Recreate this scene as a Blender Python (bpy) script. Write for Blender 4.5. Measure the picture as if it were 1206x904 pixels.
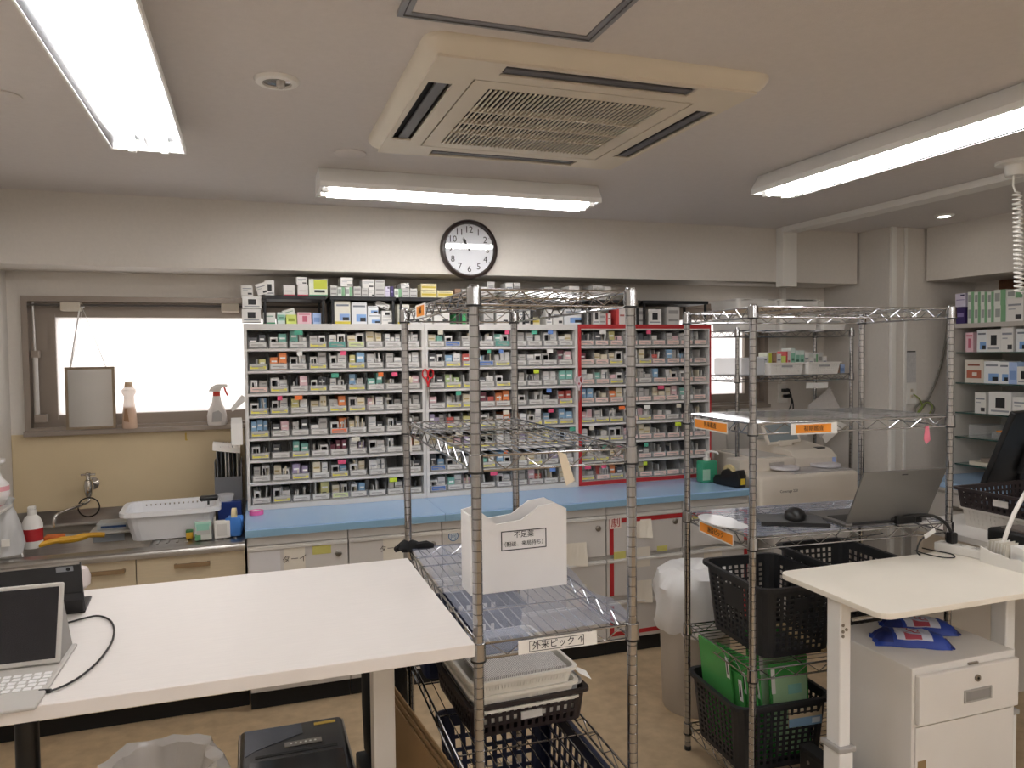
import bpy, bmesh, math, random
from mathutils import Vector, Matrix
PI = math.pi
for o in list(bpy.data.objects): bpy.data.objects.remove(o)
C = bpy.context.scene.collection
S = bpy.context.scene
random.seed(7)
# ------------------------------------------------------------------ camera
FPX, PITCH, YAW, ROLL, CAMH = 892.6, 0.0402, 0.3322, -0.0113, 1.6488
_fw = Vector((math.sin(YAW)*math.cos(PITCH), math.cos(YAW)*math.cos(PITCH), -math.sin(PITCH)))
_r0 = Vector((math.cos(YAW), -math.sin(YAW), 0)); _u0 = _r0.cross(_fw)
_rt = math.cos(ROLL)*_r0 + math.sin(ROLL)*_u0
_up = -math.sin(ROLL)*_r0 + math.cos(ROLL)*_u0
cam = bpy.data.cameras.new('camera'); camo = bpy.data.objects.new('camera', cam); C.objects.link(camo)
m = Matrix((( _rt.x, _up.x, -_fw.x), (_rt.y, _up.y, -_fw.y), (_rt.z, _up.z, -_fw.z))).to_4x4()
m.translation = Vector((0, 0, CAMH)); camo.matrix_world = m
cam.sensor_width = 36; cam.lens = FPX/1206*36; cam.clip_start = .05
S.camera = camo
# ------------------------------------------------------------------ world, exposure
W = bpy.data.worlds.new('overcast_daylight'); S.world = W; W.use_nodes = True
W.node_tree.nodes['Background'].inputs[0].default_value = (1, .97, .95, 1)
W.node_tree.nodes['Background'].inputs[1].default_value = 1.25
S.view_settings.view_transform = 'Standard'; S.view_settings.look = 'None'
S.view_settings.gamma = 1; S.view_settings.use_curve_mapping = False
S.view_settings.exposure = 0.85
TUBE_POWER = 17.0
# ------------------------------------------------------------------ pixel helpers (photo is 1206 x 904)
def ray(u, v): return _fw + _rt*((u-603)/FPX) + _up*((452-v)/FPX)
C0 = Vector((0, 0, CAMH))
def pY(u, v, Y): d = ray(u, v); return C0 + d*(Y/d.y)
def pX(u, v, X): d = ray(u, v); return C0 + d*(X/d.x)
def pZ(u, v, Z): d = ray(u, v); return C0 + d*((Z-CAMH)/d.z)
# ------------------------------------------------------------------ materials
MATS = {}
def lin(h):
    h = h.lstrip('#'); r = []
    for i in (0, 2, 4):
        c = int(h[i:i+2], 16)/255
        r.append(c/12.92 if c <= .04045 else ((c+.055)/1.055)**2.4)
    return (*r, 1)
def mat(name, hexc, rough=.5, metal=0, bump=0, bscale=200, var=0, vscale=5, stretch=None, alpha=None, trans=0, coat=0, spec=.5, emit=0):
    if name in MATS: return MATS[name]
    m = bpy.data.materials.new(name); m.use_nodes = True; MATS[name] = m
    n = m.node_tree.nodes; l = m.node_tree.links; p = n['Principled BSDF']
    c = lin(hexc)
    p.inputs['Base Color'].default_value = c; p.inputs['Roughness'].default_value = rough
    p.inputs['Metallic'].default_value = metal; p.inputs['Coat Weight'].default_value = coat
    p.inputs['Specular IOR Level'].default_value = spec
    p.inputs['Transmission Weight'].default_value = trans
    if emit:
        p.inputs['Emission Color'].default_value = c; p.inputs['Emission Strength'].default_value = emit
    co = n.new('ShaderNodeTexCoord')
    src = co.outputs['Object']
    if stretch:
        mp = n.new('ShaderNodeMapping'); mp.inputs['Scale'].default_value = stretch
        l.new(src, mp.inputs['Vector']); src = mp.outputs['Vector']
    nz = n.new('ShaderNodeTexNoise'); nz.inputs['Scale'].default_value = vscale; nz.inputs['Detail'].default_value = 5
    l.new(src, nz.inputs['Vector'])
    v = var if var else .03
    mx = n.new('ShaderNodeMixRGB'); mx.blend_type = 'MULTIPLY'; mx.inputs['Fac'].default_value = 1
    mr = n.new('ShaderNodeMapRange'); mr.inputs['From Min'].default_value = .3; mr.inputs['From Max'].default_value = .7
    mr.inputs['To Min'].default_value = 1-v; mr.inputs['To Max'].default_value = 1+v*.4
    l.new(nz.outputs['Fac'], mr.inputs['Value']); mx.inputs['Color1'].default_value = c
    l.new(mr.outputs['Result'], mx.inputs['Color2']); l.new(mx.outputs['Color'], p.inputs['Base Color'])
    if bump:
        b = n.new('ShaderNodeBump'); b.inputs['Strength'].default_value = bump; b.inputs['Distance'].default_value = .002
        n2 = n.new('ShaderNodeTexNoise'); n2.inputs['Scale'].default_value = bscale; n2.inputs['Detail'].default_value = 3
        l.new(src, n2.inputs['Vector']); l.new(n2.outputs['Fac'], b.inputs['Height']); l.new(b.outputs['Normal'], p.inputs['Normal'])
    if alpha is not None:
        t = n.new('ShaderNodeBsdfTransparent'); x = n.new('ShaderNodeMixShader'); x.inputs[0].default_value = alpha
        l.new(t.outputs[0], x.inputs[1]); l.new(p.outputs[0], x.inputs[2]); l.new(x.outputs[0], n['Material Output'].inputs['Surface'])
    return m
def printed(name, base, marks, rough=.5):
    """carton print: marks = [(axis-u0,u1,v0,v1,hex)] in generated coords (x across, z up)"""
    if name in MATS: return MATS[name]
    m = bpy.data.materials.new(name); m.use_nodes = True; MATS[name] = m
    n = m.node_tree.nodes; l = m.node_tree.links; p = n['Principled BSDF']; p.inputs['Roughness'].default_value = rough
    co = n.new('ShaderNodeTexCoord'); sp = n.new('ShaderNodeSeparateXYZ'); l.new(co.outputs['Generated'], sp.inputs[0])
    def cmp(o, a, b):
        g = n.new('ShaderNodeMath'); g.operation = 'GREATER_THAN'; l.new(o, g.inputs[0]); g.inputs[1].default_value = a
        k = n.new('ShaderNodeMath'); k.operation = 'LESS_THAN'; l.new(o, k.inputs[0]); k.inputs[1].default_value = b
        q = n.new('ShaderNodeMath'); q.operation = 'MULTIPLY'; l.new(g.outputs[0], q.inputs[0]); l.new(k.outputs[0], q.inputs[1]); return q.outputs[0]
    cur = None
    for (u0, u1, v0, v1, hx) in marks:
        a = cmp(sp.outputs['X'], u0, u1); b = cmp(sp.outputs['Z'], v0, v1)
        q = n.new('ShaderNodeMath'); q.operation = 'MULTIPLY'; l.new(a, q.inputs[0]); l.new(b, q.inputs[1])
        x = n.new('ShaderNodeMixRGB'); l.new(q.outputs[0], x.inputs['Fac'])
        if cur is None: x.inputs['Color1'].default_value = lin(base)
        else: l.new(cur, x.inputs['Color1'])
        x.inputs['Color2'].default_value = lin(hx); cur = x.outputs[0]
    if cur is None: p.inputs['Base Color'].default_value = lin(base)
    else: l.new(cur, p.inputs['Base Color'])
    return m
# ------------------------------------------------------------------ mesh builder
ORG = {}
class MB:
    def __init__(s): s.bm = bmesh.new(); s.mi = 0
    def face(s, vs):
        f = s.bm.faces.new(vs); f.material_index = s.mi; return f
    def quad(s, *pts):
        s.face([s.bm.verts.new(p) for p in pts]); return s
    def box(s, a, b, M=None):
        x0, y0, z0 = a; x1, y1, z1 = b
        P = [(x0,y0,z0),(x1,y0,z0),(x1,y1,z0),(x0,y1,z0),(x0,y0,z1),(x1,y0,z1),(x1,y1,z1),(x0,y1,z1)]
        v = [s.bm.verts.new(M @ Vector(p) if M else p) for p in P]
        for f in ((3,2,1,0),(4,5,6,7),(0,1,5,4),(1,2,6,5),(2,3,7,6),(3,0,4,7)): s.face([v[i] for i in f])
        return s
    def cyl(s, p0, p1, r, n=12, r2=None, cap=True):
        p0 = Vector(p0); p1 = Vector(p1); d = (p1-p0).normalized()
        a = d.orthogonal().normalized(); b = d.cross(a); r2 = r if r2 is None else r2
        A = []; B = []
        for i in range(n):
            t = 2*PI*i/n; k = a*math.cos(t)+b*math.sin(t)
            A.append(s.bm.verts.new(p0+k*r)); B.append(s.bm.verts.new(p1+k*r2))
        for i in range(n): s.face([A[i], A[(i+1) % n], B[(i+1) % n], B[i]])
        if cap: s.face(A[::-1]); s.face(B)
        return s
    def tube(s, pts, r, n=8, closed=False):
        pts = [Vector(p) for p in pts]; N = len(pts); rings = []; a = None
        for i, p in enumerate(pts):
            if closed: d = pts[(i+1) % N]-pts[i-1]
            else: d = pts[min(i+1, N-1)]-pts[max(i-1, 0)]
            d.normalize()
            if a is None: a = d.orthogonal().normalized()
            else:
                a = a-d*a.dot(d); a = a.normalized() if a.length > 1e-6 else d.orthogonal().normalized()
            b = d.cross(a)
            rr = r[i] if isinstance(r, (list, tuple)) else r
            rings.append([s.bm.verts.new(p+(a*math.cos(2*PI*k/n)+b*math.sin(2*PI*k/n))*rr) for k in range(n)])
        for i in range(N if closed else N-1):
            A = rings[i]; B = rings[(i+1) % N]
            for k in range(n): s.face([A[k], A[(k+1) % n], B[(k+1) % n], B[k]])
        if not closed: s.face(rings[0][::-1]); s.face(rings[-1])
        return s
    def lathe(s, prof, n=24, c=(0, 0, 0), ax='z', cap0=True, cap1=True, wob=None):
        rings = []
        for j, (r, z) in enumerate(prof):
            R = []
            for i in range(n):
                t = 2*PI*i/n; q = r*(1+(wob(t, j) if wob else 0))
                p = (q*math.cos(t), q*math.sin(t), z)
                if ax == 'y': p = (p[0], p[2], p[1])
                if ax == 'x': p = (p[2], p[0], p[1])
                R.append(s.bm.verts.new((p[0]+c[0], p[1]+c[1], p[2]+c[2])))
            rings.append(R)
        for A, B in zip(rings, rings[1:]):
            for i in range(n): s.face([A[i], A[(i+1) % n], B[(i+1) % n], B[i]])
        if cap0: s.face(rings[0][::-1])
        if cap1: s.face(rings[-1])
        return s
    def prism(s, poly, axis, a, b):
        def P(p, t):
            return {'x': (t, p[0], p[1]), 'y': (p[0], t, p[1]), 'z': (p[0], p[1], t)}[axis]
        A = [s.bm.verts.new(P(p, a)) for p in poly]; B = [s.bm.verts.new(P(p, b)) for p in poly]; n = len(poly)
        for i in range(n): s.face([A[i], A[(i+1) % n], B[(i+1) % n], B[i]])
        s.face(A[::-1]); s.face(B); return s
    def rot(s, M):
        bmesh.ops.transform(s.bm, matrix=M, verts=s.bm.verts); return s
    def mesh(s, name, mats, bevel=0, seg=2, smooth=False, weld=0, solid=0):
        bm = s.bm
        if weld: bmesh.ops.remove_doubles(bm, verts=bm.verts, dist=weld)
        bmesh.ops.recalc_face_normals(bm, faces=bm.faces)
        if bevel:
            bmesh.ops.bevel(bm, geom=[e for e in bm.edges if e.calc_face_angle(0) > .5], offset=bevel, segments=seg, affect='EDGES', profile=.5, clamp_overlap=True)
        if solid: bmesh.ops.solidify(bm, geom=bm.faces[:], thickness=solid)
        me = bpy.data.meshes.new(name)
        if smooth:
            for f in bm.faces: f.smooth = True
            for e in bm.edges: e.smooth = e.calc_face_angle(0) < .7
        bm.to_mesh(me); bm.free()
        for q in (mats if isinstance(mats, (list, tuple)) else [mats]): me.materials.append(q)
        return me
    def build(s, name, mats, parent=None, bevel=0, seg=2, smooth=False, weld=0, solid=0, kind=None, label=None):
        if parent is not None and parent.name in ORG: bmesh.ops.translate(s.bm, vec=-ORG[parent.name], verts=s.bm.verts)
        o = bpy.data.objects.new(name, s.mesh(name, mats, bevel, seg, smooth, weld, solid)); C.objects.link(o)
        if parent is not None:
            o.parent = parent
            if parent.name in ORG: ORG[o.name] = ORG[parent.name]
        if kind: o['kind'] = kind
        if label: o['label'] = label
        return o
def inst(name, me, parent=None, loc=(0,0,0), rot=(0,0,0), scale=(1,1,1)):
    o = bpy.data.objects.new(name, me); C.objects.link(o); o.location = loc; o.rotation_euler = rot; o.scale = scale
    if parent is not None:
        o.parent = parent
        if parent.name in ORG: o.location = Vector(loc)-ORG[parent.name]
    return o
def tag(o, label, cat, group=None):
    o['label'] = label; o['category'] = cat
    if group: o['group'] = group
    return o
def thing(name, label, cat, loc=(0,0,0), rotz=0, group=None, world=True):
    """Empty at the thing's base. world=True: parts are given in world coordinates (no rotation)."""
    o = bpy.data.objects.new(name, None); C.objects.link(o); o.location = loc; o.rotation_euler = (0, 0, rotz)
    o.empty_display_size = .05
    if world: ORG[o.name] = Vector(loc)
    return tag(o, label, cat, group)
def one(name, mb, mats, label, cat, loc=(0,0,0), group=None, rot=None, **k):
    """thing that is a single mesh; mb in world coords, origin moved to loc"""
    bmesh.ops.translate(mb.bm, vec=-Vector(loc), verts=mb.bm.verts)
    o = mb.build(name, mats, None, **k); o.location = loc
    if rot: o.rotation_euler = rot
    return tag(o, label, cat, group)
def struct(name, mb, mats, parent=None, **k):
    o = mb.build(name, mats, parent, **k)
    if parent is None: o['kind'] = 'structure'
    return o
def copy_tree(o, parent=None):
    c = o.copy(); C.objects.link(c)
    if parent is not None: c.parent = parent
    for ch in o.children: copy_tree(ch, c)
    return c
def spline(pts, k=6):
    P = [Vector(p) for p in pts]; out = []
    for i in range(len(P)-1):
        a, b, c, d = P[max(i-1, 0)], P[i], P[i+1], P[min(i+2, len(P)-1)]
        for j in range(k):
            t = j/k
            out.append(.5*((2*b)+(c-a)*t+(2*a-5*b+4*c-d)*t*t+(3*b-a-3*c+d)*t**3))
    out.append(P[-1]); return out
def text(name, s, size, loc, rot, m, parent, align='CENTER', label=None, thick=.0003):
    cu = bpy.data.curves.new(name, 'FONT'); cu.body = s; cu.size = size; cu.align_x = align; cu.align_y = 'CENTER'
    cu.extrude = thick; cu.resolution_u = 2
    t = bpy.data.objects.new(name, cu); C.objects.link(t); bpy.context.view_layer.update()
    me = bpy.data.meshes.new_from_object(t.evaluated_get(bpy.context.evaluated_depsgraph_get()))
    bpy.data.objects.remove(t); me.materials.clear(); me.materials.append(m)
    o = inst(name, me, parent, loc, rot); o['kind'] = 'stuff'
    if label: o['label'] = label
    return o
ORDW = ['first','second','third','fourth','fifth','sixth','seventh','eighth','ninth','tenth']+[str(i)+('st' if i % 10 == 1 and i != 11 else 'nd' if i % 10 == 2 and i != 12 else 'rd' if i % 10 == 3 and i != 13 else 'th') for i in range(11, 60)]
# ------------------------------------------------------------------ shared materials
WALL = mat('wallpaper_cream', '#dad4cc', .9, bump=.5, bscale=350, var=.03, vscale=60)
CEIL = mat('ceiling_paper', '#d7d1cd', .9, bump=.4, bscale=300, var=.03, vscale=50)
FLOOR = mat('vinyl_floor_tan', '#bea685', .5, var=.2, vscale=14, bump=.1, bscale=80)
WHITE = mat('white_paint', '#ecebe8', .45)
WHITEP = mat('white_plastic', '#e9e6e0', .4)
IVORY = mat('ivory_plastic', '#ddd3c2', .5)
GREYC = mat('cabinet_grey_steel', '#cfcac4', .42)
LGREY = mat('light_grey_enamel', '#d2cec8', .4)
BLACK = mat('black_plastic', '#151516', .4)
BLACKM = mat('black_matte', '#0e0e0f', .7)
CHROME = mat('chrome_wire', '#adadaf', .1, 1)
STEEL = mat('brushed_stainless', '#a9a59f', .3, 1, var=.1, vscale=8, stretch=(1, 40, 40))
BRONZE = mat('bronze_aluminium', '#958a80', .4, .35)
BLUE = mat('blue_worktop', '#a9c9ec', .2, var=.02)
BLUEE = mat('blue_worktop_edge', '#86abc4', .4)
RED = mat('red_tape', '#b4262a', .5)
PAPER = mat('paper_white', '#efece6', .8)
INK = mat('ink_black', '#1c1b1c', .7)
ORANGE = mat('orange_card', '#f2962c', .6)
BEIGE = mat('beige_cabinet_board', '#d0c0a2', .5, var=.06, vscale=14, stretch=(1, 1, 12))
SPLASH = mat('beige_wall_panel', '#d3c09c', .55, var=.05, vscale=4)
DESKW = mat('white_desk_laminate', '#e9e3de', .42, var=.035, vscale=6, stretch=(2, 30, 1))
CREAM = mat('cream_desk_laminate', '#efe8da', .45)
CLEAR = mat('clear_plastic', '#dcdcdc', .15, alpha=.3)
CLEARS = mat('clear_sheet', '#b4bdd4', .08, alpha=.42)
# ================================================================== ROOM
CZ, YB, XL, XR, YF = 2.43, 4.40, -1.14, 4.62, -3.2
BZ = 2.088
fl = MB(); fl.box((XL-.1, YF-.1, -.06), (XR+.1, YB+.2, 0)); struct('floor', fl, FLOOR)
ce = MB(); ce.box((XL-.1, YF-.1, CZ), (XR+.1, YB+.2, CZ+.06)); struct('ceiling', ce, CEIL)
W1 = (-1.075, .42, 1.272, 1.965); W2 = (2.62, 3.385, 1.27, 1.965)
wb = MB()
def wseg(x0, x1, z0, z1): wb.box((x0, YB, z0), (x1, YB+.15, z1))
wseg(XL-.1, XR, 0, W1[2]); wseg(XL-.1, XR, W1[3], CZ); wseg(XL-.1, W1[0], W1[2], W1[3]); wseg(W1[1], W2[0], W1[2], W1[3]); wseg(W2[1], XR, W1[2], W1[3])
struct('wall_back', wb, WALL)
wl = MB(); wl.box((XL-.12, YF, 0), (XL, YB, CZ)); struct('wall_left', wl, WALL)
wr = MB(); wr.box((XR, YF, 0), (XR+.12, YB+.15, CZ)); struct('wall_right', wr, WALL)
wf = MB(); wf.box((XL-.1, YF-.1, 0), (XR+.1, YF, CZ)); struct('wall_front', wf, WALL)
bm_ = MB(); bm_.box((XL, 4.07, BZ), (3.86, YB, CZ)); struct('trim_1', bm_, WALL)            # ceiling beam above the cabinets
br_ = MB(); br_.box((4.17, YF, BZ), (XR, 3.80, CZ)); struct('trim_2', br_, WALL)            # beam above the right hand shelves
pl = MB(); pl.box((3.88, 3.82, 0), (XR, YB, CZ)); struct('wall_pillar', pl, WALL)
t = MB(); t.box((3.885, 3.800, 0), (3.925, 3.82, CZ)); t.box((4.0, 3.808, 0), (4.022, 3.82, CZ)); struct('trim_3', t, WHITEP, bevel=.003)
sp = MB(); sp.box((XL+.002, YB-.012, .80), (-.04, YB, 1.268)); struct('trim_4', sp, SPLASH)
bb = MB(); bb.box((3.872, 3.826, 0), (3.88, YB, .06)); struct('baseboard_right', bb, BLACKM)
brn = MB(); brn.box((4.585, 1.0, 1.8), (XR, 3.62, 2.085)); struct('trim_5', brn, mat('brown_wood', '#6b4226', .55, var=.2, vscale=10, stretch=(1, .2, 6)))
# duct cover on the beam and along the ceiling
d = thing('duct_cover', 'white duct cover running down the beam and along the ceiling at right', 'duct', (3.26, 4.03, 2.05))
q = MB(); q.box((3.205, 4.0, 2.055), (3.315, 4.07, 2.43)); q.build('wall_box', WHITEP, d, bevel=.004)
q = MB(); q.box((3.205, 1.6, 2.395), (3.315, 4.0, 2.43)); q.build('ceiling_channel', WHITEP, d, bevel=.004)
q = MB(); q.box((3.2, 3.985, 2.4), (3.32, 4.01, 2.43)); q.build('joint_clip', WHITE, d, bevel=.002)
# windows
FROST = bpy.data.materials.new('frosted_glass'); FROST.use_nodes = True
n = FROST.node_tree.nodes; l = FROST.node_tree.links
tr = n.new('ShaderNodeBsdfTranslucent'); tr.inputs[0].default_value = (.96, .94, .93, 1)
gl = n.new('ShaderNodeBsdfGlossy'); gl.inputs['Roughness'].default_value = .3
mx = n.new('ShaderNodeMixShader'); mx.inputs[0].default_value = .06
l.new(tr.outputs[0], mx.inputs[1]); l.new(gl.outputs[0], mx.inputs[2]); l.new(mx.outputs[0], n['Material Output'].inputs['Surface'])
def window(name, w, gx0, gx1):
    x0, x1, z0, z1 = w
    root = bpy.data.objects.new(name, None); C.objects.link(root); root.location = ((x0+x1)/2, YB, z0); root['kind'] = 'structure'; ORG[root.name] = Vector(root.location)
    g0, g1 = z0+.085, z1-.105
    def frame(nm, a, b, y0, y1, t):
        q = MB(); X0, X1 = a; Z0, Z1 = b
        q.box((X0, y0, Z0), (X1, y1, Z0+t)); q.box((X0, y0, Z1-t), (X1, y1, Z1)); q.box((X0, y0, Z0+t), (X0+t, y1, Z1-t)); q.box((X1-t, y0, Z0+t), (X1, y1, Z1-t))
        return q.build(nm, BRONZE, root, weld=.0002)
    f = frame('window_frame', (x0, x1), (z0, z1), YB-.02, YB+.11, .028)
    q = MB(); sx0, sx1, sz0, sz1 = x0+.02, x1-.02, z0+.02, z1-.02; y0, y1 = YB+.03, YB+.09
    q.box((sx0, y0, sz0), (sx1, y1, g0)); q.box((sx0, y0, g1), (sx1, y1, sz1)); q.box((sx0, y0, g0), (gx0+.02, y1, g1)); q.box((gx1-.02, y0, g0), (sx1, y1, g1)); q.build('sash_frame', BRONZE, root, weld=.0002)
    q = MB(); q.box((gx0, YB+.022, g0-.02), (gx0+.024, YB+.03, g1+.02)); q.build('glazing_bead', BRONZE, root)
    q = MB(); q.box((x0, YB-.055, z0-.012), (x1, YB+.02, z0+.012)); q.build('window_sill', BRONZE, root, bevel=.002)
    q = MB(); q.box((gx0, YB+.055, g0-.02), (gx1, YB+.06, g1+.02)); q.build('pane', FROST, root)
    return root, g0, g1
w1, g0, g1 = window('window_1', W1, W1[0]+.115, W1[1]-.08)
for x in (-.86, -.10):
    q = MB(); q.box((x-.04, YB-.035, W1[3]-.075), (x+.05, YB+.03, W1[3]-.03)); q.build('hinge_block', mat('ivory_cap', '#cfc6b6', .5), w1, bevel=.004)
q = MB(); q.cyl((-1.02, YB-.02, 1.36), (-1.02, YB-.02, 1.66), .013); q.cyl((-1.02, YB-.02, 1.60), (-1.022, YB-.02, 1.93), .006); q.build('closer_rod', mat('alu', '#b6b2ae', .35, .8), w1, smooth=True)
q = MB(); q.box((-1.035, YB-.04, 1.655), (-1.0, YB, 1.69)); q.build('closer_bracket', BRONZE, w1, bevel=.003)
q = MB(); q.box((-1.03, YB-.04, 1.33), (-.975, YB, 1.37)); q.build('closer_bracket', BRONZE, w1, bevel=.003)
q = MB(); q.box((W1[0]+.03, YB-.03, W1[3]-.05), (W1[1]-.03, YB-.01, W1[3]-.04)); q.build('track_rail', mat('dark_track', '#4a4541', .5, .3), w1)
w2, _, _ = window('window_2', W2, W2[0]+.06, 3.25)
# ================================================================== CEILING THINGS
TUBE = bpy.data.materials.new('lit_tube'); TUBE.use_nodes = True
e = TUBE.node_tree.nodes['Principled BSDF']; e.inputs['Base Color'].default_value = (1, 1, 1, 1); e.inputs['Emission Color'].default_value = (1, .98, .962, 1); e.inputs['Emission Strength'].default_value = TUBE_POWER
REFL = mat('lamp_housing_white', '#f2f1ee', .35); REFI = mat('lamp_reflector_alu', '#a9abb0', .22, 1)
def lamp_meshes(L):
    w = .115; h = .085
    prof = [(-w, 0), (-w, .022), (-.075, h), (.075, h), (w, .022), (w, 0), (w-.005, 0), (w-.005, .020), (.07, .045), (-.07, .045), (-w+.005, .020), (-w+.005, 0)]
    b = MB(); b.prism(prof, 'x', 0, L); 
    me_b = b.mesh('housing', REFL)
    b = MB(); b.prism([(-w+.0055, .001), (-.070, .036), (-.032, .036), (0, .002), (.032, .036), (.070, .036), (w-.0055, .001), (w-.0055, .003), (.070, .039), (.030, .039), (0, .005), (-.030, .039), (-.070, .039), (-w+.0055, .003)], 'x', .001, L-.001)
    me_r = b.mesh('reflector', REFI)
    c = MB(); c.prism([(-w, 0), (-w, .022), (-.075, h), (.075, h), (w, .022), (w, 0)], 'x', -.012, 0); me_c = c.mesh('end_cap', REFL)
    t = MB(); t.cyl((.03, 0, 0), (L-.03, 0, 0), .0145, 14); me_t = t.mesh('tube', TUBE, smooth=True)
    s = MB(); s.box((0, -.012, -.016), (.03, .012, .03)); me_s = s.mesh('socket', WHITEP, bevel=.002)
    return me_b, me_c, me_t, me_s, me_r
LM = lamp_meshes(1.25)
def lamp(loc, rz, label):
    o = thing('fluorescent_light', label, 'ceiling light', loc, rz, 'twin tube ceiling lights', world=False)
    inst('housing', LM[0], o); inst('reflector', LM[4], o); inst('end_cap', LM[1], o); inst('end_cap', LM[1], o, (1.25+.012, 0, 0))
    for y in (-.05, .05):
        inst('tube', LM[2], o, (0, y, .004)); inst('socket', LM[3], o, (0, y, .006)); inst('socket', LM[3], o, (1.22, y, .006))
ZL = CZ-.086
lamp((.30, 3.335, ZL), 0, 'twin tube fluorescent light mounted crosswise above the wall clock')
lamp((-.305, 2.84, ZL), -PI/2, 'twin tube fluorescent light at upper left running toward the camera')
lamp((2.245, 2.865, ZL), -PI/2, 'twin tube fluorescent light at right running toward the camera')
for k, y in enumerate((.35, -1.5)):  # unseen lamps added behind the camera to brighten camera-facing surfaces
    for x, side in ((-.305, 'far left'), (.97, 'centre left'), (2.245, 'centre right'), (3.5, 'far right')):
        lamp((x, y, ZL), -PI/2, f'added unseen twin tube fluorescent light behind the camera, {side} of the {("nearer", "farther")[k]} row')
# air conditioner cassette
AX0, AX1, AY0, AY1, AZ = .425, 1.425, 1.815, 2.825, CZ
ac = thing('ceiling_air_conditioner', 'ivory four-way ceiling cassette air conditioner with square grille', 'air conditioner', ((AX0+AX1)/2, (AY0+AY1)/2, AZ-.045))
SLOT = mat('vent_dark', '#1e1d1f', .7); ACM = mat('aircon_ivory', '#d9cfbd', .5); FLAP = mat('louver_grey', '#575558', .45)
cx, cy = (AX0+AX1)/2, (AY0+AY1)/2
q = MB(); P = []; hw = .5
def ring(h, z, k=.05):
    pts = []
    for sx, sy, a0 in ((1, 1, 0), (-1, 1, PI/2), (-1, -1, PI), (1, -1, 3*PI/2)):
        for i in range(5):
            a = a0+i*PI/8; pts.append((cx+sx*(h-k)+k*math.cos(a), cy+sy*(h-k)+k*math.sin(a), z))
    return pts
slots = [(-.452, -.385, -.285, .285, 'x'), (.385, .452, -.285, .285, 'x'), (-.285, .285, -.452, -.385, 'y'), (-.285, .285, .385, .452, 'y')]
# panel: bevelled border ring + flat with slot openings
rings = [ring(.505, AZ), ring(.505, AZ-.010), ring(.495, AZ-.026), ring(.468, AZ-.04, .03)]
V = [[q.bm.verts.new(p) for p in r] for r in rings]
for A, B in zip(V, V[1:]):
    for i in range(20): q.face([A[i], A[(i+1) % 20], B[(i+1) % 20], B[i]])
q.build('border', ACM, ac, smooth=True)
q = MB(); xs = [-.43, -.40, -.315, -.28, .28, .315, .40, .43]
def grid_with_holes(q, xs, ys, z, hole):
    vv = {}
    def v(i, j):
        if (i, j) not in vv: vv[i, j] = q.bm.verts.new((cx+xs[i], cy+ys[j], z))
        return vv[i, j]
    for i in range(len(xs)-1):
        for j in range(len(ys)-1):
            a, b = (xs[i]+xs[i+1])/2, (ys[j]+ys[j+1])/2
            if not hole(a, b): q.face([v(i, j), v(i, j+1), v(i+1, j+1), v(i+1, j)])
xs = [-.468, -.452, -.385, -.34, -.285, .285, .34, .385, .452, .468]
hole = lambda a, b: (.385 < abs(a) < .452 and abs(b) < .285) or (.385 < abs(b) < .452 and abs(a) < .285) or (abs(a) < .34 and abs(b) < .34)
grid_with_holes(q, xs, xs, AZ-.040, hole)
for f in list(q.bm.faces): pass
q.build('face_panel', ACM, ac, solid=.006)
q = MB()
for (a, b, c_, d_, ax) in slots: pass
for (a, b, c_, d_, ax) in slots:
    s_ = MB(); s_.box((cx+a-.002, cy+c_-.002, AZ-.03), (cx+b+.002, cy+d_+.002, AZ-.012)); s_.build('air_slot', SLOT, ac)
    f_ = MB()
    if ax == 'x': f_.box((cx+a+.022, cy+c_+.005, AZ-.043), (cx+b-.012, cy+d_-.005, AZ-.036))
    else: f_.box((cx+a+.005, cy+c_+.022, AZ-.043), (cx+b-.005, cy+d_-.012, AZ-.036))
    f_.build('louver', FLAP, ac, bevel=.003)
q = MB()
gx = [-.335, -.28, .28, .335]
grid_with_holes(q, gx, gx, AZ-.046, lambda a, b: abs(a) < .28 and abs(b) < .28)
gr = q.build('grille_frame', ACM, ac, solid=.006)
q = MB(); q.box((cx-.281, cy-.281, AZ-.012), (cx+.281, cy+.281, AZ-.008)); q.build('filter', SLOT, gr)
q = MB()
for i in range(38):
    x = cx-.28+.56*(i+.5)/38; q.box((x-.0024, cy-.281, AZ-.05), (x+.0024, cy+.281, AZ-.046))
q.build('grille_slat', ACM, gr, kind='stuff')
for k in (-.09, .03, .14):
    q = MB(); q.box((cx-.281, cy+k-.003, AZ-.051), (cx+.281, cy+k+.003, AZ-.034)); q.build('cross_bar', ACM, gr)
# access hatch
h = thing('ceiling_hatch', 'square ceiling access hatch with grey metal edge frame', 'hatch', (.58, 1.52, CZ-.01))
ALU = mat('alu_hatch', '#9b9b9d', .4, .6)
q = MB(); hx0, hx1, hy0, hy1 = .335, .825, 1.26, 1.75
for a, b in (((hx0, hy0), (hx1, hy0+.028)), ((hx0, hy1-.028), (hx1, hy1)), ((hx0, hy0+.028), (hx0+.028, hy1-.028)), ((hx1-.028, hy0+.028), (hx1, hy1-.028))):
    q.box((*a, CZ-.010), (*b, CZ+.001))
q.build('hatch_frame', ALU, h, weld=.0005)
q = MB(); q.box((hx0+.03, hy0+.03, CZ-.007), (hx1-.03, hy1-.03, CZ)); q.build('hatch_panel', CEIL, h)
q = MB(); q.tube([(hx0+.014, hy0+.014, CZ-.011), (hx1-.014, hy0+.014, CZ-.011), (hx1-.014, hy1-.014, CZ-.011), (hx0+.014, hy1-.014, CZ-.011)], .002, 6, True); q.build('shadow_gap', mat('gap_grey', '#5c5a5a', .7), h)
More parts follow.
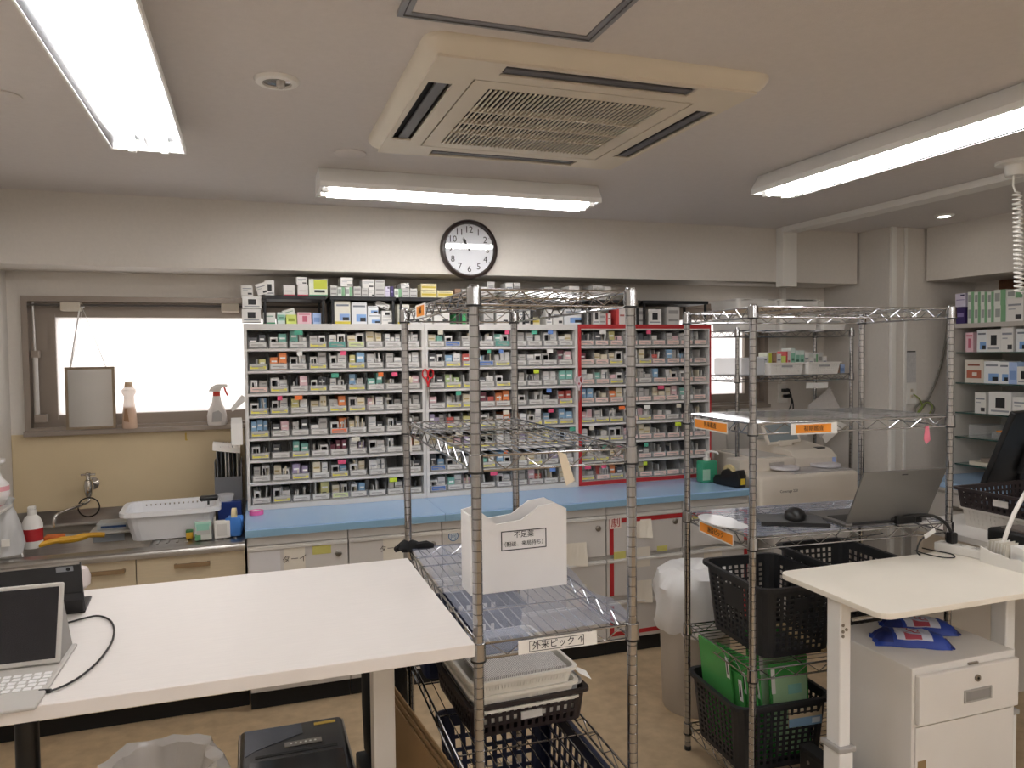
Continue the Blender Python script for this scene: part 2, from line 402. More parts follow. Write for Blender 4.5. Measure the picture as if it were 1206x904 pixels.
# down lights, discs
def downlight(u, v, r, label, lit=False, cat='downlight'):
    p = pZ(u, v, CZ)
    o = thing('downlight', label, cat, (p.x, p.y, CZ-.012))
    q = MB(); q.lathe([(r, CZ), (r, CZ-.004), (r*.92, CZ-.010), (r*.66, CZ-.012), (r*.62, CZ-.004)], 32, (p.x, p.y, 0), cap0=False, cap1=False); q.build('trim_ring', WHITEP, o, smooth=True)
    q = MB(); q.lathe([(r*.64, CZ-.006), (r*.4, CZ-.0025), (r*.12, CZ-.001)], 24, (p.x, p.y, 0), cap0=False)
    if lit:
        m_ = bpy.data.materials.get('lit_lens')
        if not m_:
            m_ = bpy.data.materials.new('lit_lens'); m_.use_nodes = True; e = m_.node_tree.nodes['Principled BSDF']
            e.inputs['Emission Color'].default_value = (1, .93, .82, 1); e.inputs['Emission Strength'].default_value = 14
        q.build('lens', m_, o)
    else:
        q.build('reflector_cup', mat('faceted_reflector', '#8f8a86', .2, .9), o)
        q = MB(); q.lathe([(.012, CZ-.003), (.012, CZ-.018), (.006, CZ-.024)], 12, (p.x+.01, p.y, 0)); q.build('bulb', mat('bulb_glass', '#cfcac4', .1, 0), o, smooth=True)
downlight(326, 94, .062, 'unlit round halogen downlight in the ceiling left of the air conditioner')
downlight(1112, 253, .055, 'lit round downlight in the ceiling at right above the pillar', True)
for u, v, lab in ((412, 180, 'flat round white ceiling cover beside the air conditioner corner'), (-2, 112, 'flat round white ceiling cover at the left picture edge')):
    p = pZ(u, v, CZ); q = MB(); q.lathe([(.062, CZ), (.062, CZ-.004), (.055, CZ-.009), (.01, CZ-.010)], 32, (p.x, p.y, 0)); one('ceiling_cover', q, CEIL, lab, 'cover', (p.x, p.y, CZ-.01), smooth=True, group='round ceiling covers')
# coiled cord hanging from ceiling at right
p = pZ(1196, 190, CZ)
o = thing('coiled_cord', 'white coiled cord hanging from a round ceiling rose at right edge', 'cord', (p.x, p.y, CZ-.5))
q = MB(); q.lathe([(.075, CZ), (.075, CZ-.012), (.04, CZ-.016), (.04, CZ-.055), (.036, CZ-.06)], 28, (p.x, p.y, 0)); q.build('ceiling_rose', WHITEP, o, smooth=True)
pts = [(p.x-.01, p.y, CZ-.06), (p.x-.012, p.y, CZ-.10), (p.x, p.y, CZ-.125)]
N = 22*10
for i in range(N+1):
    a = i/10*2*PI; k = i/N
    pts.append((p.x+.012+.02*k+.016*math.cos(a), p.y+.016*math.sin(a), CZ-.13-.42*k))
q = MB(); q.tube(pts, .0042, 6); q.build('coil', WHITEP, o, smooth=True)
# wall clock on the beam
K = Vector((1.158, 4.07, 2.225)); KR = .163
ck = thing('wall_clock', 'round dark-framed wall clock on the beam showing about eleven', 'clock', (K.x, K.y, K.z-KR))
FRM = mat('dark_brown_frame', '#2c1f1c', .3)
q = MB(); q.lathe([(KR, 0), (KR, -.022), (KR-.006, -.034), (KR-.016, -.037), (KR-.024, -.026), (KR-.024, -.012)], 64, K, 'y', cap0=False, cap1=False); q.build('bezel', FRM, ck, smooth=True)
q = MB(); q.lathe([(KR-.02, 0), (KR-.02, -.012)], 64, K, 'y'); face = q.build('dial', mat('dial_white', '#e7e9ee', .5), ck)
for i in range(12):
    a = PI/2-(i+1)*PI/6; r = .108
    t_ = text('numeral', str(i+1), .05, (K.x+r*math.cos(a), K.y-.0128, K.z+r*math.sin(a)), (PI/2, 0, 0), INK, ck)
    a2 = a; q = MB(); q.cyl((K.x+.134*math.cos(a), K.y-.0125, K.z+.134*math.sin(a)), (K.x+.134*math.cos(a), K.y-.0132, K.z+.134*math.sin(a)), .0022, 8); q.build('minute_dot', INK, face)
def hand(nm, ang, L, w):
    a = PI/2-ang; dx, dz = math.cos(a), math.sin(a); q = MB()
    y = K.y-.0145
    P = [(-.012, -w*.6), (L*.55, -w*.6), (L*.7, -w*1.7), (L, 0), (L*.7, w*1.7), (L*.55, w*.6), (-.012, w*.6)]
    q.prism([(K.x+s*dx-t*dz, K.z+s*dz+t*dx) for s, t in P], 'y', y, y-.0015); q.build(nm, INK, ck)
hand('hour_hand', math.radians(-27), .074, .0042)
hand('minute_hand', math.radians(-33), .070, .003)
q = MB(); q.cyl((K.x, K.y-.012, K.z), (K.x, K.y-.018, K.z), .005, 14); q.build('hub', INK, ck)
GL = bpy.data.materials.new('clock_glass'); GL.use_nodes = True
n = GL.node_tree.nodes; l = GL.node_tree.links; tt = n.new('ShaderNodeBsdfTransparent'); g2 = n.new('ShaderNodeBsdfGlossy'); g2.inputs['Roughness'].default_value = .01
mx = n.new('ShaderNodeMixShader'); mx.inputs[0].default_value = .035
l.new(tt.outputs[0], mx.inputs[1]); l.new(g2.outputs[0], mx.inputs[2]); l.new(mx.outputs[0], n['Material Output'].inputs['Surface'])
q = MB(); q.lathe([(KR-.022, -.024), (KR-.022, -.0255)], 64, K, 'y'); q.build('cover_glass', GL, ck)
# ================================================================== MEDICINE CABINETS: lower
CX = [-.035, .424, .884, 1.338, 1.79, 2.262, 2.702]; CF = 3.67
KNOB = mat('knob_steel', '#9a948c', .3, .9)
RAIL = mat('alu_rail', '#e4e1dc', .3, .3)
YEL = mat('yellow_tape', '#cdc671', .6)
NOTE = mat('note_paper', '#e2dacb', .8)
cl = ['grey three drawer cabinet beside the sink unit with a paper notice', 'grey three drawer cabinet, second from the sink, with handwritten note',
      'grey three drawer cabinet with round blue and white sign', 'grey three drawer cabinet half hidden behind the white file box',
      'grey three drawer cabinet edged in red tape with red 劇 sign', 'grey three drawer cabinet edged in red tape at right end']
rows_z = [(.553, .752), (.326, .51), (.088, .278)]
cabs = []
for i in range(6):
    x0, x1 = CX[i]+.002, CX[i+1]-.002
    c = thing('drawer_cabinet', cl[i], 'cabinet', ((x0+x1)/2, 4.0, 0), group='grey drawer cabinets under the blue worktop'); cabs.append(c)
    q = MB(); q.box((x0, CF+.012, .08), (x1, YB-.01, .818)); q.build('body', GREYC, c)
    q = MB(); q.box((x0, CF+.02, 0), (x1, CF+.04, .08)); q.build('kickboard', BLACKM, c)
    q = MB(); q.box((x0, CF-.002, .775), (x1, CF+.012, .816)); q.build('top_strip', GREYC, c)
    for j, (a, b) in enumerate(rows_z):
        q = MB(); q.box((x0+.001, CF-.008, a), (x1-.001, CF+.012, b)); dr = q.build('drawer', GREYC, c, bevel=.002)
        q = MB(); q.box((x0+.001, CF-.016, b+.002), (x1-.001, CF+.0, b+.012)); q.box((x0+.001, CF-.010, b+.012), (x1-.001, CF+.002, b+.020)); q.build('handle_rail', RAIL, dr)
        if j == 0 and i != 2 or (j == 2 and i == 0) or i == 2 and j == 0:
            kx = x1-.045; q = MB(); q.lathe([(.0155, 0), (.0155, -.006), (.012, -.009), (.004, -.0095)], 20, (kx, CF-.008, (b-.045) if j == 0 else (a+b)/2+.03), 'y')
            q.build('lock', [KNOB, WHITEP][j == 2], dr, smooth=True)
def note(c, x0, x1, z0, z1, m_, nm='paper_note', curl=.0):
    q = MB(); n_ = 6; pts = []
    for k in range(n_+1):
        t_ = k/n_; y = CF-.0095-curl*(t_**2)
        pts.append((q.bm.verts.new((x0+(x1-x0)*t_, CF-.0095-curl*t_**2, z0)), q.bm.verts.new((x0+(x1-x0)*t_, CF-.0095-curl*.3*t_**2, z1))))
    for a, b in zip(pts, pts[1:]): q.face([a[0], b[0], b[1], a[1]])
    return q.build(nm, m_, c, solid=.0006)
def px2(u, v): p = pY(u, v, CF-.01); return p.x, p.z
for (i, u0, v0, u1, v1, m_, nm, cu) in ((0, 293, 651, 331, 690, mat('notice_paper', '#d9d6d6', .8), 'paper_notice', 0), (0, 334, 646, 360, 684, NOTE, 'paper_note', .004), (1, 451, 634, 475, 658, NOTE, 'paper_note', .01),
        (4, 748, 612, 766, 632, NOTE, 'paper_note', .03), (4, 748, 645, 766, 666, NOTE, 'paper_note', 0), (4, 748, 684, 767, 708, NOTE, 'paper_note', .02),
        (5, 829, 601, 848, 612, NOTE, 'paper_note', 0), (5, 829, 645, 850, 665, NOTE, 'paper_note', 0), (5, 828, 674, 850, 700, NOTE, 'paper_note', .02), (3, 667, 640, 690, 665, NOTE, 'paper_note', .03), (3, 667, 690, 690, 712, NOTE, 'paper_note', .03)):
    a = px2(u0, v0); b = px2(u1, v1); note(cabs[i], a[0], b[0], b[1], a[1], m_, nm, cu)
for (i, u0, v0, u1, v1) in ((0, 368, 643, 390, 651), (4, 723, 650, 737, 657), (4, 774, 643, 786, 648), (5, 813, 604, 826, 610)):
    a = px2(u0, v0); b = px2(u1, v1); q = MB(); q.box((a[0], CF-.0095, b[1]), (b[0], CF-.008, a[1])); q.build('yellow_tape', YEL, cabs[i])
# handwriting on notes
HW = mat('pen_grey', '#6a625a', .8)
for (i, s, u, v, sz) in ((0, 'ターイ', 347, 658, .038), (1, 'ターボイ', 464, 645, .036)):
    a = px2(u, v); text('handwriting', s, sz, (a[0], CF-.013 if i == 0 else CF-.0165, a[1]), (PI/2, 0, 0), HW, cabs[i])
a = px2(534, 631); q = MB(); q.cyl((a[0], CF-.0095, a[1]), (a[0], CF-.0085, a[1]), .026, 28); sg = q.build('round_sign', mat('sign_blue', '#3f6f9c', .6), cabs[2])
q = MB(); q.cyl((a[0], CF-.0102, a[1]), (a[0], CF-.0092, a[1]), .0215, 28); q.build('sign_face', mat('sign_pale', '#d6dee4', .6), sg)
text('sign_character', '向', .034, (a[0], CF-.0108, a[1]), (PI/2, 0, 0), MATS['sign_blue'], sg)
a = px2(719, 611); b = px2(730, 621); q = MB(); q.box((a[0]-.003, CF-.0112, b[1]-.003), (b[0]+.008, CF-.008, a[1]+.007)); sg = q.build('sign_card', mat('pinkish_card', '#ecdcd3', .7), cabs[4])
text('sign_character', '劇', .058, ((a[0]+b[0]+.005)/2, CF-.0118, (a[1]+b[1]+.004)/2), (PI/2, 0, 0), mat('red_ink', '#a8231c', .7), sg)
x0, x1 = CX[4]+.02, CX[6]-.012
def tape(c, a, b): q = MB(); q.box((a[0], CF-.0105, a[1]), (b[0], CF-.008, b[1])); q.build('red_tape', RED, c)
mid = CX[5]
tape(cabs[4], (x0, .726), (mid-.004, .75)); tape(cabs[5], (mid+.004, .726), (x1, .75))
for (a, b) in ((.556, .726), (.33, .508), (.130, .275)): tape(cabs[4], (x0, a), (x0+.024, b)); tape(cabs[5], (x1-.022, a), (x1, b))
tape(cabs[4], (x0, .108), (mid-.004, .130)); tape(cabs[5], (mid+.004, .108), (x1, .130))
q = MB(); q.box((.545, CF-.0105, .14), (.63, CF-.008, .175)); q.build('label_card', WHITE, cabs[1])
# blue worktops
for (a, b, lab) in ((-.04, .898, 'pale blue worktop section nearest the sink'), (.900, 2.70, 'long pale blue worktop section under the middle and red-edged shelves')):
    o = thing('worktop', lab, 'worktop', ((a+b)/2, 4.0, .82), group='blue worktops on the drawer cabinets')
    q = MB(); q.box((a, 3.645, .858-.006), (b, YB-.014, .858)); q.build('surface', BLUE, o)
    q = MB(); q.box((a, 3.64, .82), (b, YB-.014, .852)); q.build('edge_board', BLUEE, o)
# ================================================================== MEDICINE SHELVES: upper
UX = [-.03, .905, 1.818, 2.728]; UY0, UY1 = 4.08, 4.385; UZ0, UZ1 = .859, 1.815
SHZ = [1.686, 1.574, 1.457, 1.345, 1.228, 1.115, .998, .884]
UN = ['left', 'middle', 'red-edged']
ROWN = ['top', 'second', 'third', 'fourth', 'fifth', 'sixth', 'seventh', 'bottom']
SHELFM = mat('shelf_enamel', '#d6d3cf', .4)
units = []
for i in range(3):
    x0, x1 = UX[i]+.001, UX[i+1]-.001
    u = thing('medicine_shelf', ['grey open medicine shelf unit with eight rows nearest the window', 'grey open medicine shelf unit with eight rows in the middle', 'grey open medicine shelf unit edged in red tape'][i], 'shelf unit', ((x0+x1)/2, 4.2, UZ0), group='medicine shelf units on the blue worktop'); units.append(u)
    for a in (x0, x1-.016): q = MB(); q.box((a, UY0, UZ0), (a+.016, UY1, UZ1)); q.build('side_panel', SHELFM, u)
    q = MB(); q.box((x0+.016, UY1-.006, UZ0), (x1-.016, UY1, UZ1)); q.build('back_panel', SHELFM, u)
    q = MB(); q.box((x0+.016, UY0, 1.782), (x1-.016, UY1-.006, UZ1)); q.build('top_panel', SHELFM, u)
    q = MB(); q.box((x0+.016, UY0, UZ0), (x1-.016, UY0+.012, .884)); q.build('bottom_rail', SHELFM, u)
    for z in SHZ[:-1]:
        q = MB(); q.box((x0+.016, UY0+.004, z-.007), (x1-.016, UY1-.006, z)); q.box((x0+.016, UY0, z-.012), (x1-.016, UY0+.004, z+.001)); q.build('shelf_board', SHELFM, u)
    q = MB(); q.box((x0+.016, UY0+.012, .878), (x1-.016, UY1-.006, .884)); q.build('shelf_board', SHELFM, u)
    if i == 2:
        for a, b in (((x0, 1.79), (x1, 1.815)), ((x0, .862), (x1, .885)), ((x0, .885), (x0+.02, 1.79)), ((x1-.01, .885), (x1, 1.79))):
            q = MB(); q.box((a[0], UY0-.003, a[1]), (b[0], UY0, b[1])); q.build('red_tape', RED, u)
# bins -----------------------------------------------------------------
BW, BD, BH, FH = .094, .27, .092, .036
def bin_mesh(n_):
    q = MB(); a = BW/2
    F = [(-a, 0, 0), (a, 0, 0), (a, 0, FH), (-a, 0, FH)]; v = [q.bm.verts.new(p) for p in F]
    s0 = [q.bm.verts.new(p) for p in ((-a, .02, BH), (a, .02, BH), (-a, BD, 0), (a, BD, 0), (-a, BD, BH), (a, BD, BH))]
    q.face([v[0], v[1], v[2], v[3]]); q.face([v[0], s0[2], s0[3], v[1]])
    q.face([v[0], v[3], s0[0], s0[4], s0[2]]); q.face([v[1], s0[3], s0[5], s0[1], v[2]]); q.face([s0[2], s0[4], s0[5], s0[3]])
    return q.mesh('bin', CLEAR, solid=.0014)
BIN = bin_mesh(0)
LC = {'W': ('white', '#cfcdca'), 'Y': ('yellow', '#e3da5a'), 'T': ('teal', '#5f9f95'), 'G': ('pale green', '#cbd79a'), 'O': ('orange', '#f0805a'), 'B': ('blue', '#5578b8'), 'K': ('pink', '#e3c4bb')}
LAB = {}
for k, (nm, hx) in LC.items():
    q = MB(); q.box((-.041, -.0022, .006), (.041, -.0005, .032))
    LAB[k] = q.mesh('label_strip', printed('strip_'+nm.replace(' ', '_'), '#bdbab6' if k != 'T' else hx, [(.03, .97, .1, .6 if k == 'Y' else .92, hx), (.12, .8, .42, .6, '#9b9894'), (.5, .9, .2, .34, '#a8a5a1')]))
CC = {'w': ('white', '#dddbd8'), 's': ('silver grey', '#b9b6b2'), 'c': ('cream', '#dcd2bb'), 'o': ('orange', '#e88a52'), 't': ('teal green', '#7db5a8'), 'g': ('green', '#b5cc8c'),
      'b': ('blue', '#8fb4d2'), 'p': ('purple', '#a498b4'), 'y': ('yellow', '#cfc98a'), 'r': ('red', '#bf5a52'), 'n': ('pink', '#dfbcc0'), 'm': ('maroon', '#7d4653'), 'd': ('charcoal', '#55565a'), 'k': ('opened white', '#dedcd8')}
CART = {}
for k, (nm, hx) in CC.items():
    if k == 'k':
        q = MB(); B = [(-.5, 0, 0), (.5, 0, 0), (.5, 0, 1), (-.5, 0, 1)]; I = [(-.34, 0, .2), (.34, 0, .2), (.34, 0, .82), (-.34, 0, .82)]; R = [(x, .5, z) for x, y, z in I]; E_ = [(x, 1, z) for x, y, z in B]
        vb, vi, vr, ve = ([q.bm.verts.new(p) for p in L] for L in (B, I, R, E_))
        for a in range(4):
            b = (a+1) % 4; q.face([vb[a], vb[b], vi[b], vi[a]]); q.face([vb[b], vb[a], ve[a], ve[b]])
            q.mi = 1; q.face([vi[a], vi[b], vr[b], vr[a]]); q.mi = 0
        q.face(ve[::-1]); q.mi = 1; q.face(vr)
        CART[k] = q.mesh('carton_open', [mat('carton_white', hx, .6), mat('carton_recess_shade', '#141417', .5)])  # recess walls and back near-black: shade of the opening put into the colour
    else:
        q = MB(); q.box((-.5, 0, 0), (.5, 1, 1)); dk = '#2a2a2e' if k != 'd' else '#a9a9ab'
        marks = {'w': [(.1, .9, .62, .68, '#8b8f98'), (.1, .6, .5, .54, '#a9adb4'), (0, 1, .0, .14, '#c9d3dd')], 's': [(.1, .9, .7, .8, '#8d8b88'), (.15, .8, .3, .36, '#94918e')], 'c': [(.1, .9, .6, .7, '#b5a06a'), (0, 1, 0, .16, '#c9bd8d')]}.get(k, [(.15, .85, .62, .74, '#f0efec'), (.15, .7, .34, .4, dk)])
        CART[k] = q.mesh('carton', printed('carton_'+nm.replace(' ', '_'), hx, marks))
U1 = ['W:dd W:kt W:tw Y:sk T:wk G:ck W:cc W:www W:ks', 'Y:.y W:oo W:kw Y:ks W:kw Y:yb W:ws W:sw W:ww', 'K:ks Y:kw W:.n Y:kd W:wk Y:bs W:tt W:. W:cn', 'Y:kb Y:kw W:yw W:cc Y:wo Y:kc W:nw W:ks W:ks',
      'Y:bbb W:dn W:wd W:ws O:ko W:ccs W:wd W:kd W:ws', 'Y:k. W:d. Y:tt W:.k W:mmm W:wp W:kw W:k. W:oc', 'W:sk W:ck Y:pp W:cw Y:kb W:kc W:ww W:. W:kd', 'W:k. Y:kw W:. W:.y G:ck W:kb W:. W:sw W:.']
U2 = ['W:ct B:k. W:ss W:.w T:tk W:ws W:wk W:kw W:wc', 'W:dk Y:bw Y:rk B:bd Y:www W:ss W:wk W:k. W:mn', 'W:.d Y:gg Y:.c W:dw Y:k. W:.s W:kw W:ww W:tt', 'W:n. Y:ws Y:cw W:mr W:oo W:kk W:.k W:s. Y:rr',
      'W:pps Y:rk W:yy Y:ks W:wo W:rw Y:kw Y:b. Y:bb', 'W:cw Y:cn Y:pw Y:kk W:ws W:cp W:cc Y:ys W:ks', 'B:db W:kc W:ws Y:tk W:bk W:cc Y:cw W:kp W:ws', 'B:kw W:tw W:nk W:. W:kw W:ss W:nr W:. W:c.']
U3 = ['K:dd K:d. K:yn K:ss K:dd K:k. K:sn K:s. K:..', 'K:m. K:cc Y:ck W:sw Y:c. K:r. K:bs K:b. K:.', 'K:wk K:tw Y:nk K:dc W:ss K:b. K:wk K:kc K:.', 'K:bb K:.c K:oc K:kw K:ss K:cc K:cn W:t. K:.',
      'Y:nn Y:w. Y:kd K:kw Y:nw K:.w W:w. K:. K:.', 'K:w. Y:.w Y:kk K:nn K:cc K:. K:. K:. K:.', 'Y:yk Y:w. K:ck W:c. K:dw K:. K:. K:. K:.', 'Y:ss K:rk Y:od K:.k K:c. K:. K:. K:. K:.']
carts = []; thin = []
for i, (u, spec) in enumerate(zip(units, (U1, U2, U3))):
    x0, x1 = UX[i]+.02, UX[i+1]-.02; pitch = (x1-x0)/9
    for r in range(8):
        for c_, cell in enumerate(spec[r].split()):
            lk, cs = cell.split(':')
            xc = x0+pitch*(c_+.5)+random.uniform(-.002, .002); z = SHZ[r]+.0022; y = UY0+.012+random.uniform(0, .012)
            o = thing('medicine_bin', f'clear bin with {LC[lk][0]} label, {ORDW[c_]} from left in {ROWN[r]} row, {UN[i]} shelf unit', 'bin', (xc, y, z), group=f'clear bins on the {UN[i]} medicine shelf', world=False)
            inst('tray', BIN, o); inst('label_strip', LAB[lk], o)
            n_ = len(cs); slot = .086/n_
            for k, ch in enumerate(cs):
                if ch == '.': continue
                w = slot*random.uniform(.84, .96); hgt = random.uniform(.052, .09) if n_ > 1 else random.uniform(.055, .085)
                if ch == 'k': hgt = random.uniform(.055, .08)
                pos = (['left', 'right'] if n_ == 2 else ['left', 'middle', 'right'] if n_ == 3 else ['only'])[k]
                carts.append((i, r, c_, pos, ch, xc-.043+slot*(k+.5), y+random.uniform(.006, .03), z+.002, *((w*.8, random.uniform(.04, .06), hgt, random.uniform(-.28, .28)) if random.random() < .3 else (w, random.uniform(.12, .2), hgt, random.uniform(-.015, .015))), n_-cs.count('.')))
            for k in range(random.choice((0, 2, 3, 4))):
                thin.append((xc-.03+random.uniform(0, .06), y+random.uniform(.004, .05), z+.002, random.uniform(.003, .009), random.uniform(.04, .07), random.uniform(.05, .084), random.uniform(-.15, .15), random.uniform(-.12, .12), random.choice('wwsskdc')))
            # small coloured index tabs hanging from the shelf lip
            if random.random() < .22:
                hx = random.choice(['#c9dd3c', '#4fa58a', '#e4587e', '#f07a3a', '#e9e7e2', '#6b8fd0', '#dcd6c4'])
                q = MB(); tx = xc+random.uniform(-.02, .03); zt = SHZ[r]+(.098 if r else .094)
                hw_ = random.uniform(.011, .022); q.box((tx-hw_, UY0+.0015-.004, zt-.022), (tx+hw_, UY0-.0012, zt)); q.build('index_tab', mat('tab_'+hx[1:], hx, .6), u)
carts.sort(key=lambda a: -a[8]*a[10]/(1+.25*a[0]))
rest = MB(); RM = [mat('plain_'+CC[k][0].replace(' ', '_'), CC[k][1], .6) for k in CC]
keys = list(CC)
for j, (i, r, c_, pos, ch, x, y, z, w, d_, h_, rz, cnt) in enumerate(carts):
    if j < 290:
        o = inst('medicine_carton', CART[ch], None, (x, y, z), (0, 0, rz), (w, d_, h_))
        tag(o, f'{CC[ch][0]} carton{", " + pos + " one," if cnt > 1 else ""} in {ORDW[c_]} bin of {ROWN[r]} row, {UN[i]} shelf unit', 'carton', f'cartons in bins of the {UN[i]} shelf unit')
    else:
        Mx = Matrix.Translation((x, y, z)) @ Matrix.Rotation(rz, 4, 'Z'); rest.mi = keys.index(ch)
        rest.box((-w/2, 0, 0), (w/2, d_, h_), Mx)
for (x, y, z, w, d_, h_, rz, ry, ch) in thin:
    rest.mi = keys.index(ch); rest.box((-w/2, 0, 0), (w/2, d_, h_), Matrix.Translation((x, y, z)) @ Matrix.Rotation(rz, 4, 'Z') @ Matrix.Rotation(ry, 4, 'Y'))
if len(carts) > 290:
    o = rest.build('packed_cartons', RM); o['kind'] = 'stuff'; tag(o, 'small cartons and blister strips packed between others in the clear bins', 'cartons')
# ================================================================== BLACK SHELVES AND BOXES ABOVE THE CABINETS
TZ = UZ1; BSZ = 1.962
BKM = mat('black_shelf_steel', '#14161b', .45)
bx = [(.065, .385), (.405, .755), (.77, 1.135), (1.15, 1.51), (1.53, 1.88), (1.90, 2.245), (2.262, 2.722)]
blab = [f'black steel add-on shelf on the medicine units, {k} from the window' for k in ('first', 'second', 'third', 'fourth', 'fifth', 'sixth')]+['black steel add-on shelf at the right end of the red-edged unit']
for (a, b), lab in zip(bx, blab):
    o = thing('add_on_shelf', lab, 'shelf', ((a+b)/2, 4.22, TZ), group='black add-on shelves')
    q = MB(); q.box((a, 4.10, BSZ-.02), (b, 4.37, BSZ)); q.build('top_board', BKM, o, bevel=.002)
    for x in (a+.008, b-.020):
        for y in (4.108, 4.35):
            q = MB(); q.box((x, y, TZ), (x+.012, y+.012, BSZ-.02)); q.build('leg', BKM, o)
STY = {'w': ('#e4e2de', [(.1, .9, .66, .74, '#8f939a'), (.12, .55, .5, .55, '#a8abb0'), (.55, .92, .1, .28, '#3a3a3e')], 'white'),
       'wk': ('#e6e4e1', [(.3, .72, .3, .75, '#232327'), (.1, .9, .12, .2, '#9a9da2')], 'white and black'),
       'wr': ('#e2dfdb', [(0, 1, 0, .12, '#c5314f'), (.15, .8, .4, .5, '#b9b4b2')], 'white box with red base'),
       'wg': ('#e3e4df', [(0, 1, 0, .14, '#3f9c6d'), (.15, .85, .62, .72, '#88a894')], 'white and green'),
       'wb': ('#e6e8ea', [(.3, .95, .12, .45, '#7ea5d8'), (.55, .92, .12, .3, '#1d2026'), (.1, .9, .78, .86, '#7c828c')], 'white and blue'),
       'wy': ('#e6e3d6', [(0, 1, 0, .12, '#e0cf4a'), (.3, .95, .16, .45, '#8aa8d8'), (.5, .9, .16, .3, '#1d2026'), (.1, .9, .78, .86, '#7c828c')], 'white and yellow-edged'),
       'gy': ('#dfe4d2', [(.25, .98, .42, .96, '#c8cf42'), (.28, .85, .22, .36, '#1f2420'), (0, 1, 0, .08, '#2f8a63')], 'yellow-green and black'),
       'y': ('#e7dcae', [(.05, .95, .3, .6, '#c9b13a'), (.1, .9, .72, .8, '#8f8660')], 'yellow-striped'),
       'g': ('#dfe3dc', [(.55, .98, 0, 1, '#7fae86'), (.08, .5, .3, .8, '#9fa3a0')], 'white and pale green'),
       't': ('#d8e6e0', [(0, 1, .3, .8, '#8fc4ae'), (.2, .8, .5, .6, '#4f7c6a')], 'mint green'),
       'lg': ('#dbe77f', [(.2, .8, .3, .6, '#9aa83a')], 'lime'),
       'n': ('#e9c5cd', [(.35, .7, .2, .7, '#c9697f'), (.1, .9, .8, .88, '#c9697f')], 'pink'),
       'b': ('#a9c0e6', [(.15, .85, .2, .6, '#7f9dd2')], 'pale blue'),
       'p': ('#3b2a66', [(.15, .85, .4, .62, '#8d80b4')], 'purple'),
       'lv': ('#cfc9dc', [(.1, .9, .5, .56, '#8a7fb0'), (.5, .9, .8, .92, '#3a3458')], 'lavender'),
       'o': ('#d9d2c6', [(.1, .88, .2, .55, '#b26148'), (.4, .65, .3, .46, '#e6ddd2'), (.15, .8, .74, .82, '#8c5140')], 'beige and rust'),
       'gr': ('#46b06a', [(.0, .3, 0, 1, '#1e2320')], 'bright green'),
       'r': ('#d8504f', [(.3, 1, 0, 1, '#e8dedb'), (.4, .9, .5, .6, '#b06a68')], 'red and white'),
       's': ('#c9c7c4', [(.1, .9, .2, .3, '#8d8b88'), (.1, .9, .6, .8, '#9b9997')], 'grey-printed'),
       'br': ('#9a7a63', [(.1, .9, .4, .6, '#7a5c48')], 'brown')}
BOXM = {}
def boxmesh(s):
    if s not in BOXM:
        q = MB(); q.box((-.5, 0, 0), (.5, 1, 1)); BOXM[s] = q.mesh('medicine_box', printed('box_'+s, STY[s][0], STY[s][1]))
    return BOXM[s]
def topbox(u0, v0, u1, v1, s, zbase, lab, grp, Y=4.13, tilt=0, depth=None):
    a = pY(u0, v0, Y); b = pY(u1, v1, Y); w = b.x-a.x; h = a.z-b.z
    z = b.z if zbase is None else zbase; h = a.z-z if zbase is not None else h
    if Y < 4.13 and zbase: h = min(h, BSZ-.0215-TZ)
    o = inst('medicine_box', boxmesh(s), None, ((a.x+b.x)/2, Y, z), (0, tilt, 0), (w*.985, depth or random.uniform(.09, .16), h))
    return tag(o, lab, 'medicine box', grp)
def cr(ox, oy, sc, L): return [(ox+a/sc, oy+b/sc, ox+c/sc, oy+d/sc, s, t) for (a, b, c, d, s, t) in L]
up_ = cr(270, 310, 5.02, [(207, 100, 268, 182, 'wk', 0), (320, 128, 388, 182, 'wr', 0), (403, 125, 468, 182, 'wr', 0), (398, 80, 460, 125, 'w', 1), (470, 92, 583, 182, 'gy', 0),
    (597, 130, 638, 193, 's', 0), (640, 140, 684, 193, 'g', 0), (686, 140, 730, 193, 'g', 0), (735, 136, 780, 193, 's', 0), (782, 146, 820, 193, 's', 0), (822, 146, 860, 193, 'w', 0), (862, 138, 920, 193, 's', 0), (922, 136, 950, 193, 'lv', 0), (952, 136, 972, 193, 'p', 0),
    (658, 83, 730, 138, 'w', 1), (785, 95, 858, 146, 'w', 1), (862, 97, 920, 138, 's', 1),
    (976, 150, 1020, 198, 'g', 0), (1022, 150, 1065, 198, 's', 0), (1067, 148, 1112, 198, 's', 0), (1015, 117, 1064, 149, 'w', 1), (1133, 160, 1228, 198, 'y', 0), (1133, 120, 1226, 159, 'y', 1), (1230, 160, 1325, 198, 'y', 0)])
up_ += cr(470, 310, 5.02, [(330, 150, 366, 197, 'br', 0), (372, 152, 412, 197, 's', 0), (475, 138, 520, 205, 's', 0), (522, 108, 566, 205, 's', 0), (630, 115, 674, 205, 'w', 0), (677, 115, 718, 205, 's', 0), (860, 140, 908, 205, 's', 0), (911, 150, 953, 205, 'w', 0), (1003, 134, 1065, 205, 'wk', 0), (1145, 130, 1175, 205, 's', 0), (1177, 130, 1203, 205, 'w', 0)])
up_ += cr(660, 340, 5.02, [(215, -12, 255, 40, 's', 0), (258, -12, 300, 40, 'w', 0)])
for j, (u0, v0, u1, v1, s, k) in enumerate(sorted(up_)):
    topbox(u0, v0, u1, v1, s, BSZ+.0003 if not k else None, f'{STY[s][2]} medicine box on the black add-on shelves, {ORDW[j]} from the window', 'medicine boxes on top of the black add-on shelves')
